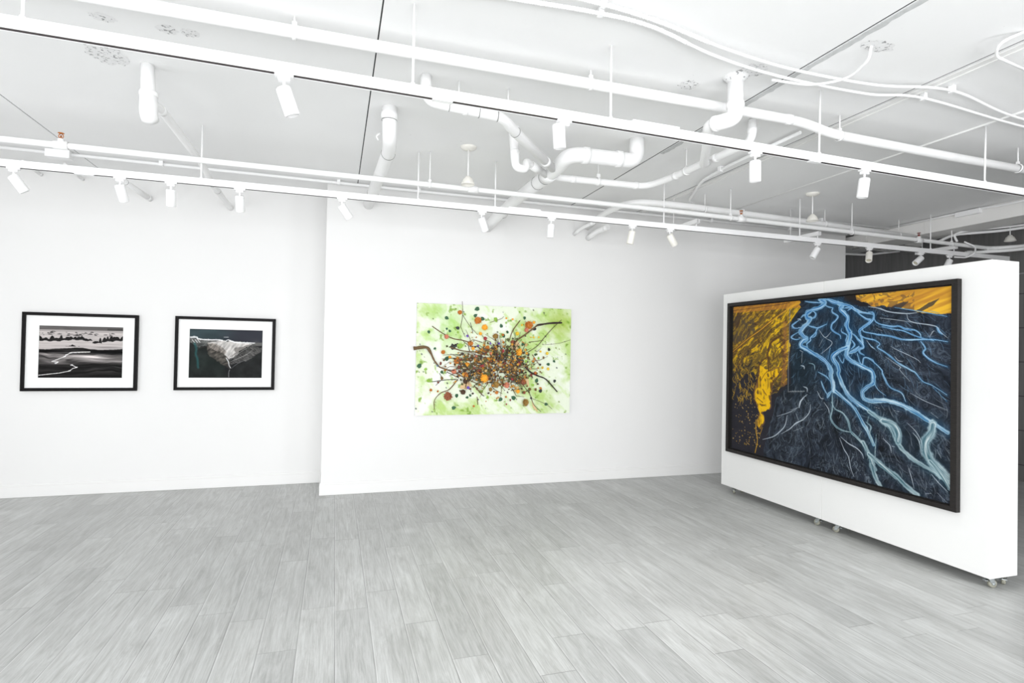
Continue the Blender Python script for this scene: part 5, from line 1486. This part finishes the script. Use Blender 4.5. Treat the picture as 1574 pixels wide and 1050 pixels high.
# branch C
MB().tube([(0.495, 3.43, H), (0.50, 3.43, 3.005), (0.98, 3.43, 2.975), (1.09, 3.55, 2.955), (1.60, 4.12, 2.925)], [0.034, 0.034, 0.034, 0.035, 0.033], fillet=0.085, seg=20).build('branch_pipe', M_pipe, r_)
collar((0.495, 3.43, 3.075), (0, 0, 1), 0.035, 0.035, parent=r_)
ring((0.64, 3.43, 2.998), (1, 0, 0), 0.035, r_)
ring((0.83, 3.43, 2.985), (1, 0, 0), 0.035, r_)
collar((0.745, 3.43, 2.990), (1, 0, -0.05), 0.035, 0.03, parent=r_)
ring((0.95, 3.43, 2.977), (1, 0, 0), 0.035, r_)
ring((1.12, 3.584, 2.953), (0.66, 0.74, -0.04), 0.036, r_)
collar((1.50, 4.01, 2.931), (0.66, 0.74, -0.04), 0.034, 0.04, parent=r_)
for x in (0.70, 1.02):
    MB().tube([(x, 3.43, H), (x, 3.43, 3.02)], 0.004, seg=8).build('hanger_rod', M_pipe, r_)
# trap E
MB().tube([(1.235, 4.02, H), (1.255, 4.02, 2.985), (1.262, 4.02, 2.865), (1.352, 4.04, 2.865), (1.358, 4.06, 2.935), (1.62, 4.30, 2.925)], [0.034, 0.034, 0.031, 0.031, 0.029, 0.029], fillet=0.045, seg=18).build('trap', M_pipe, r_)
collar((1.256, 4.02, 2.98), (0, 0, 1), 0.032, 0.035, parent=r_)
MB().tube([(1.42, 4.118, 2.932), (1.52, 4.21, 2.928)], 0.033, seg=16).build('branch_pipe', M_pipe, r_)
MB().lathe([(0.052, 0.0), (0.052, -0.006), (0.034, -0.008)], c=(1.235, 4.02, H), seg=20).build('ceiling_flange', M_pipe, r_)
# branch F and riser G
MB().tube([(1.65, 4.30, 2.94), (1.75, 4.40, 2.950), (1.85, 4.41, 2.955), (2.60, 4.41, 2.965), (2.68, 4.16, 2.975), (2.74, 3.50, 2.985), (2.785, 3.29, 3.0), (2.785, 3.29, 3.155)], 0.029, fillet=0.11, seg=18).build('branch_pipe', M_pipe, r_)
for c, ax in (((1.90, 4.41, 2.955), (1, 0, 0)), ((2.50, 4.41, 2.964), (1, 0, 0)), ((2.687, 4.08, 2.976), (-0.1, 1, -0.01)), ((2.73, 3.62, 2.983), (-0.1, 1, 0)), ((2.785, 3.29, 3.08), (0, 0, 1))):
    collar(c, ax, 0.029, 0.04, parent=r_)
m = MB().tube([(2.135, 4.41, H), (2.135, 4.41, 2.99)], 0.004, seg=8).lathe([(0.030, -0.012), (0.035, -0.012), (0.035, 0.012), (0.030, 0.012)], c=(2.135, 4.41, 2.96), axis=(1, 0, 0), seg=20).box(2.12, 2.15, 4.40, 4.42, 2.99, 3.025)
m.build('pipe_hanger', M_pipe, r_)
m = MB().tube([(2.70, 3.95, H), (2.70, 3.95, 3.0)], 0.004, seg=8).lathe([(0.030, -0.012), (0.035, -0.012), (0.035, 0.012), (0.030, 0.012)], c=(2.70, 3.95, 2.978), axis=(0, 1, 0), seg=20)
m.build('pipe_hanger', M_pipe, r_)
MB().tube([(2.262, 2.82, H), (2.262, 2.82, 2.915), (2.20, 2.86, 2.895), (2.17, 2.94, 2.90), (2.30, 3.14, 2.86), (2.55, 3.52, 2.88), (2.72, 3.70, 2.975)], [0.046, 0.046, 0.046, 0.038, 0.030, 0.029, 0.029], fillet=0.07, seg=20).build('riser', M_pipe, r_)
MB().lathe([(0.075, 0.0), (0.070, -0.010), (0.050, -0.022), (0.046, -0.03)], c=(2.262, 2.82, H), seg=20).build('ceiling_flange', M_patch, r_)
collar((2.262, 2.82, 2.99), (0, 0, 1), 0.047, 0.04, parent=r_)
collar((2.185, 2.90, 2.898), (-0.2, 0.8, 0.05), 0.043, 0.03, parent=r_)

# pipe J: thick pipe arching out of the back wall and running behind the sprinkler pipe
r_ = thing('service_pipe', (4.8, 5.1, 3.0), 'white pipe arching from the back wall and running behind the sprinkler pipe', 'pipe')
MB().tube([(2.76, 5.965, 2.93), (2.76, 5.50, 3.00), (2.80, 5.02, 3.005), (3.3, 4.98, 3.003), (5.05, 5.06, 2.995), (7.1, 5.14, 2.965)], 0.033, fillet=0.30, seg=18, steps=10).build('pipe', M_pipe, r_)
for x, y in ((3.64, 4.99), (5.31, 5.07), (6.50, 5.12)):
    MB().tube([(x, y, H), (x, y, 3.03)], 0.004, seg=8).lathe([(0.034, -0.010), (0.038, -0.010), (0.038, 0.010), (0.034, 0.010)], c=(x, y, 2.995 if x < 6 else 2.972), axis=(1, 0, 0), seg=18).build('pipe_hanger', M_pipe, r_)

# stubs at the back wall
for (x, z, lab) in ((2.63, 2.885, 'short white pipe stub entering the back wall, the thinner of two'), (2.80, 2.85, 'short white pipe stub entering the back wall, the thicker of two')):
    rr_ = 0.020 if x < 2.7 else 0.030
    r_ = thing('pipe_stub', (x, 5.972, z), lab, 'pipe', 'pipe stubs at the back wall')
    MB().tube([(x + 0.05, 5.62, z + 0.02), (x, 5.82, z), (x - 0.03, 5.970, z - 0.05)], rr_, fillet=0.08, seg=16).build('pipe', M_pipe, r_)
    collar((x + 0.04, 5.66, z + 0.015), (-0.2, 0.9, -0.1), rr_, 0.03, parent=r_)

# stubs in the recessed wall
for (pa, pb, rad, lab) in (((-1.90, 6.02, 2.99), (-1.82, 6.545, 2.955), 0.026, 'white pipe stub entering the recessed wall above the rocky shore photograph'),
                           ((-2.74, 6.20, 3.12), (-2.74, 6.545, 3.10), 0.015, 'thin conduit end at the top of the recessed wall, the farther from the corner'),
                           ((-2.40, 6.15, 3.12), (-2.40, 6.545, 3.09), 0.015, 'thin conduit end at the top of the recessed wall, the nearer to the corner')):
    r_ = thing('pipe_stub', pb, lab, 'pipe', 'pipe stubs at the recessed wall')
    MB().tube([pa, pb], rad, seg=16).build('pipe', M_pipe, r_)
    d = Vector(pb) - Vector(pa)
    collar(Vector(pb) - d * 0.08, d, rad, 0.03, parent=r_)
    if rad > 0.02:
        ring(Vector(pa) + d * 0.1, d, rad, r_)


# ---------------------------------------------------------------- conduits and cables
def conduit(name, pts, r, label, cat='conduit', fillet=0.06, clips=(), seg=10, mat=None, boxes=()):
    o = thing(name, pts[0], label, cat)
    MB().tube(pts, r, fillet=fillet, seg=seg).build('tubing', mat or M_cable, o)
    for c in clips:
        MB().box(c[0] - 0.016, c[0] + 0.016, c[1] - r * 1.5, c[1] + r * 1.5, c[2] - r * 1.4, H - 0.0005).build('clip', M_cable, o, bevel=0.001)
    for b0 in boxes:
        MB().box(*b0).build('junction_box', M_cable, o, bevel=0.002)
    return o


conduit('conduit', [(-3.9, 5.86, 3.138), (0.55, 5.90, 3.132), (3.5, 5.90, 3.132), (6.55, 5.90, 3.132)], 0.0145, 'long thin white conduit along the top of the back wall',
        clips=[(-1.55, 5.87, 3.135), (0.0, 5.89, 3.134), (0.80, 5.90, 3.132), (1.8, 5.90, 3.132), (4.4, 5.90, 3.132), (5.6, 5.90, 3.132)], boxes=[(-2.42, -2.24, 5.82, 5.91, 3.09, 3.158)])
conduit('conduit', [(3.22, 3.3, 3.128), (3.225, 4.1, 3.128), (3.28, 4.55, 3.128), (3.60, 5.22, 3.128), (3.85, 5.40, 3.125), (6.7, 5.40, 3.125)], 0.0135, 'white conduit sweeping in a wide bend across the far part of the ceiling', fillet=0.16,
        clips=[(3.235, 4.22, 3.128), (4.45, 5.40, 3.125), (5.6, 5.40, 3.125)])
conduit('conduit', [(6.742, 5.50, 3.140), (6.742, 4.62, 3.143), (6.742, 4.36, 3.143), (6.742, 4.15, 3.128), (6.742, 3.2, 3.14)], 0.0125, 'white conduit and junction box running along the ceiling beam', fillet=0.05,
        boxes=[(6.715, 6.7595, 4.36, 4.62, 3.095, 3.15)])


def corrugated(pts, r, label, split, clips):
    """flexible metal conduit, ribbed up to x = split, then smooth"""
    o = thing('flexible_conduit', pts[0], label, 'cable', 'flexible conduits under the ceiling')
    Q = smooth([tuple(p) for p in pts], 24)
    Q = [tuple(float(a) for a in q) for q in Q]
    A = [q for q in Q if q[0] <= split]
    Bq = [q for q in Q if q[0] >= split - 0.03]
    dense, rad = [], []
    for p, q in zip(A[:-1], A[1:]):
        n = max(1, int((Vector(q) - Vector(p)).length / 0.004))
        for k in range(n):
            t = k / n
            dense.append(tuple(p[j] * (1 - t) + q[j] * t for j in range(3)))
            rad.append(r * (1.18 if len(rad) % 3 == 0 else 0.92))
    MB().tube(dense, rad, seg=8).build('ribbed_sleeve', M_cable, o)
    MB().tube(Bq, r * 0.8, seg=8).build('cable', M_cable, o)
    for c in clips:
        MB().box(c[0] - 0.013, c[0] + 0.013, c[1] - 0.016, c[1] + 0.016, c[2] - 0.012, H - 0.0005).build('clip', M_cable, o, bevel=0.002)
    return o


corrugated([(-0.2, 2.62, 3.135), (0.4, 2.53, 3.135), (0.8, 2.49, 3.132), (1.2, 2.46, 3.13), (1.5, 2.48, 3.13), (1.95, 2.60, 3.125), (2.45, 2.66, 3.12), (3.1, 2.66, 3.12), (3.50, 2.60, 3.128), (4.5, 2.68, 3.125), (6.0, 2.75, 3.125)],
           0.0105, 'flexible white conduit under the ceiling, the lower in the photo of a pair', 1.75, [(1.19, 2.462, 3.13), (3.50, 2.60, 3.128)])
corrugated([(0.2, 2.48, 3.135), (0.8, 2.40, 3.132), (1.15, 2.39, 3.13), (1.5, 2.43, 3.13), (1.95, 2.52, 3.125), (2.45, 2.57, 3.12), (3.05, 2.555, 3.12), (3.56, 2.47, 3.128), (4.4, 2.60, 3.125), (6.0, 2.66, 3.125)],
           0.0105, 'flexible white conduit under the ceiling, the upper in the photo of a pair', 1.85, [(1.17, 2.39, 3.13), (3.56, 2.47, 3.128)])
conduit('cable', [(2.70, 2.29, H - 0.002), (2.72, 2.32, 3.10), (2.78, 2.50, 3.085), (2.66, 2.66, 3.100), (2.40, 2.675, 3.100)], 0.0075, 'short white cable curling down from the pitted ceiling patch', 'cable', fillet=0.09, seg=8)
conduit('cable', [(3.30, 1.93, H - 0.002), (3.20, 1.99, 3.11), (3.28, 2.06, 3.09), (3.9, 2.16, 3.10)], 0.0075, 'short white cable loop at the top corner of the ceiling', 'cable', fillet=0.08, seg=8)


# ---------------------------------------------------------------- steel strut brackets behind the far track
def strut(x, y0, y1, z, label):
    o = thing('strut_bracket', (x, (y0 + y1) / 2, z), label, 'bracket', 'steel strut brackets')
    m = MB().box(x - 0.02, x + 0.02, y0, y1, z + 0.037, z + 0.041).box(x - 0.02, x - 0.017, y0, y1, z, z + 0.037).box(x + 0.017, x + 0.02, y0, y1, z, z + 0.037)
    k = y0 + 0.03
    while k < y1 - 0.03:
        m.box(x - 0.0205, x - 0.017, k, k + 0.012, z - 0.004, z)
        k += 0.05
    m.build('channel', M_track, o)
    MB().tube([(x, y1 - 0.08, z + 0.04), (x, y1 - 0.08, H)], 0.004, seg=8).build('threaded_rod', M_pipe, o)
    MB().tube([(x, y0 + 0.03, z), (x, y0 + 0.03, 2.758)], 0.006, seg=8).build('drop_rod', M_pipe, o)
    return o


strut(3.42, 4.79, 5.30, 2.79, 'short steel strut bracket behind the far track, the one farthest from the ceiling beam')
strut(4.95, 4.79, 5.28, 2.79, 'short steel strut bracket behind the far track, middle one of three')
strut(7.00, 4.79, 5.28, 2.79, 'short steel strut bracket behind the far track, beneath the ceiling beam')


# ---------------------------------------------------------------- bell-shaped pendants
def pendant(x, y, ztop, zb, label, flange=True, s=1.0):
    o = thing('bell_pendant', (x, y, zb), label, 'pendant', 'bell-shaped pendants')
    if flange:
        MB().lathe([(0.0, -0.030), (0.030, -0.028), (0.062, -0.014), (0.066, -0.003), (0.066, 0.0)], c=(x, y, ztop), seg=26).build('canopy', M_warm, o)
    MB().tube([(x, y, ztop - 0.02), (x, y, zb + 0.06)], 0.006, seg=10).build('stem', M_pipe, o)
    MB().lathe([(0.0, 0.072), (0.018, 0.070), (0.024, 0.060), (0.040, 0.045), (0.056 * s, 0.006), (0.058 * s, 0.0), (0.052 * s, 0.002), (0.036, 0.040), (0.0, 0.050)], c=(x, y, zb), seg=26).build('bell', M_warm, o)
    return o


pendant(1.015, 4.53, H, 2.845, 'bell-shaped pendant above the sprinkler pipe over the green collage')
pendant(4.655, 4.60, H, 2.875, 'bell-shaped pendant hanging between the near track and the display wall')
pendant(7.52, 4.55, H, 2.875, 'bell-shaped pendant beyond the ceiling beam against the dark wall')

# ---------------------------------------------------------------- beyond the beam
conduit('cable', [(6.95, 4.75, 2.86), (6.93, 4.78, 2.95), (7.08, 4.72, 3.0), (7.25, 4.4, 2.99), (7.35, 3.9, 2.985), (7.4, 3.0, 2.985)], 0.012, 'looping white cable beneath the beam end', 'cable', fillet=0.12)
conduit('conduit', [(6.98, 5.0, 2.90), (7.10, 4.90, 2.985), (7.30, 4.50, 2.97), (7.42, 3.8, 2.97), (7.46, 3.0, 2.97)], 0.016, 'white conduit crossing behind the beam towards the dark wall', fillet=0.1)
r_ = thing('drain_pipe', (7.40, 4.85, 2.79), 'white capped drain pipe beyond the ceiling beam', 'pipe')
MB().tube([(7.33, 4.92, 2.782), (7.60, 4.62, 2.782), (7.72, 4.2, 2.782), (7.72, 3.2, 2.79)], 0.019, fillet=0.1, seg=16).build('pipe', M_pipe, r_)
collar((7.36, 4.89, 2.784), (-0.7, 0.7, 0), 0.021, 0.05, parent=r_)
conduit('cable', [(7.02, 4.72, 2.86), (7.12, 4.66, 2.80), (7.20, 4.72, 2.735), (7.16, 4.79, 2.692), (6.98, 4.80, 2.690)], 0.009, 'white power cable dropping to the end of the far track', 'cable', fillet=0.04)
r_ = thing('ceiling_duct', (7.35, 6.0, 3.02), 'flat pale duct panel beyond the end of the back wall', 'duct')
MB().box(6.72, 7.75, 5.75, 6.25, 3.03, 3.13).build('panel', M_beam, r_, bevel=0.004)
MB().box(7.05, 7.06, 5.745, 6.255, 3.024, 3.031).box(7.40, 7.41, 5.745, 6.255, 3.024, 3.031).build('seam', M_gasket, r_)
conduit('conduit', [(6.65, 6.4, 3.05), (7.0, 6.6, 3.02), (7.6, 6.5, 3.02), (7.9, 6.2, 3.05)], 0.016, 'pale bent conduit near the top of the dark wall', fillet=0.1)
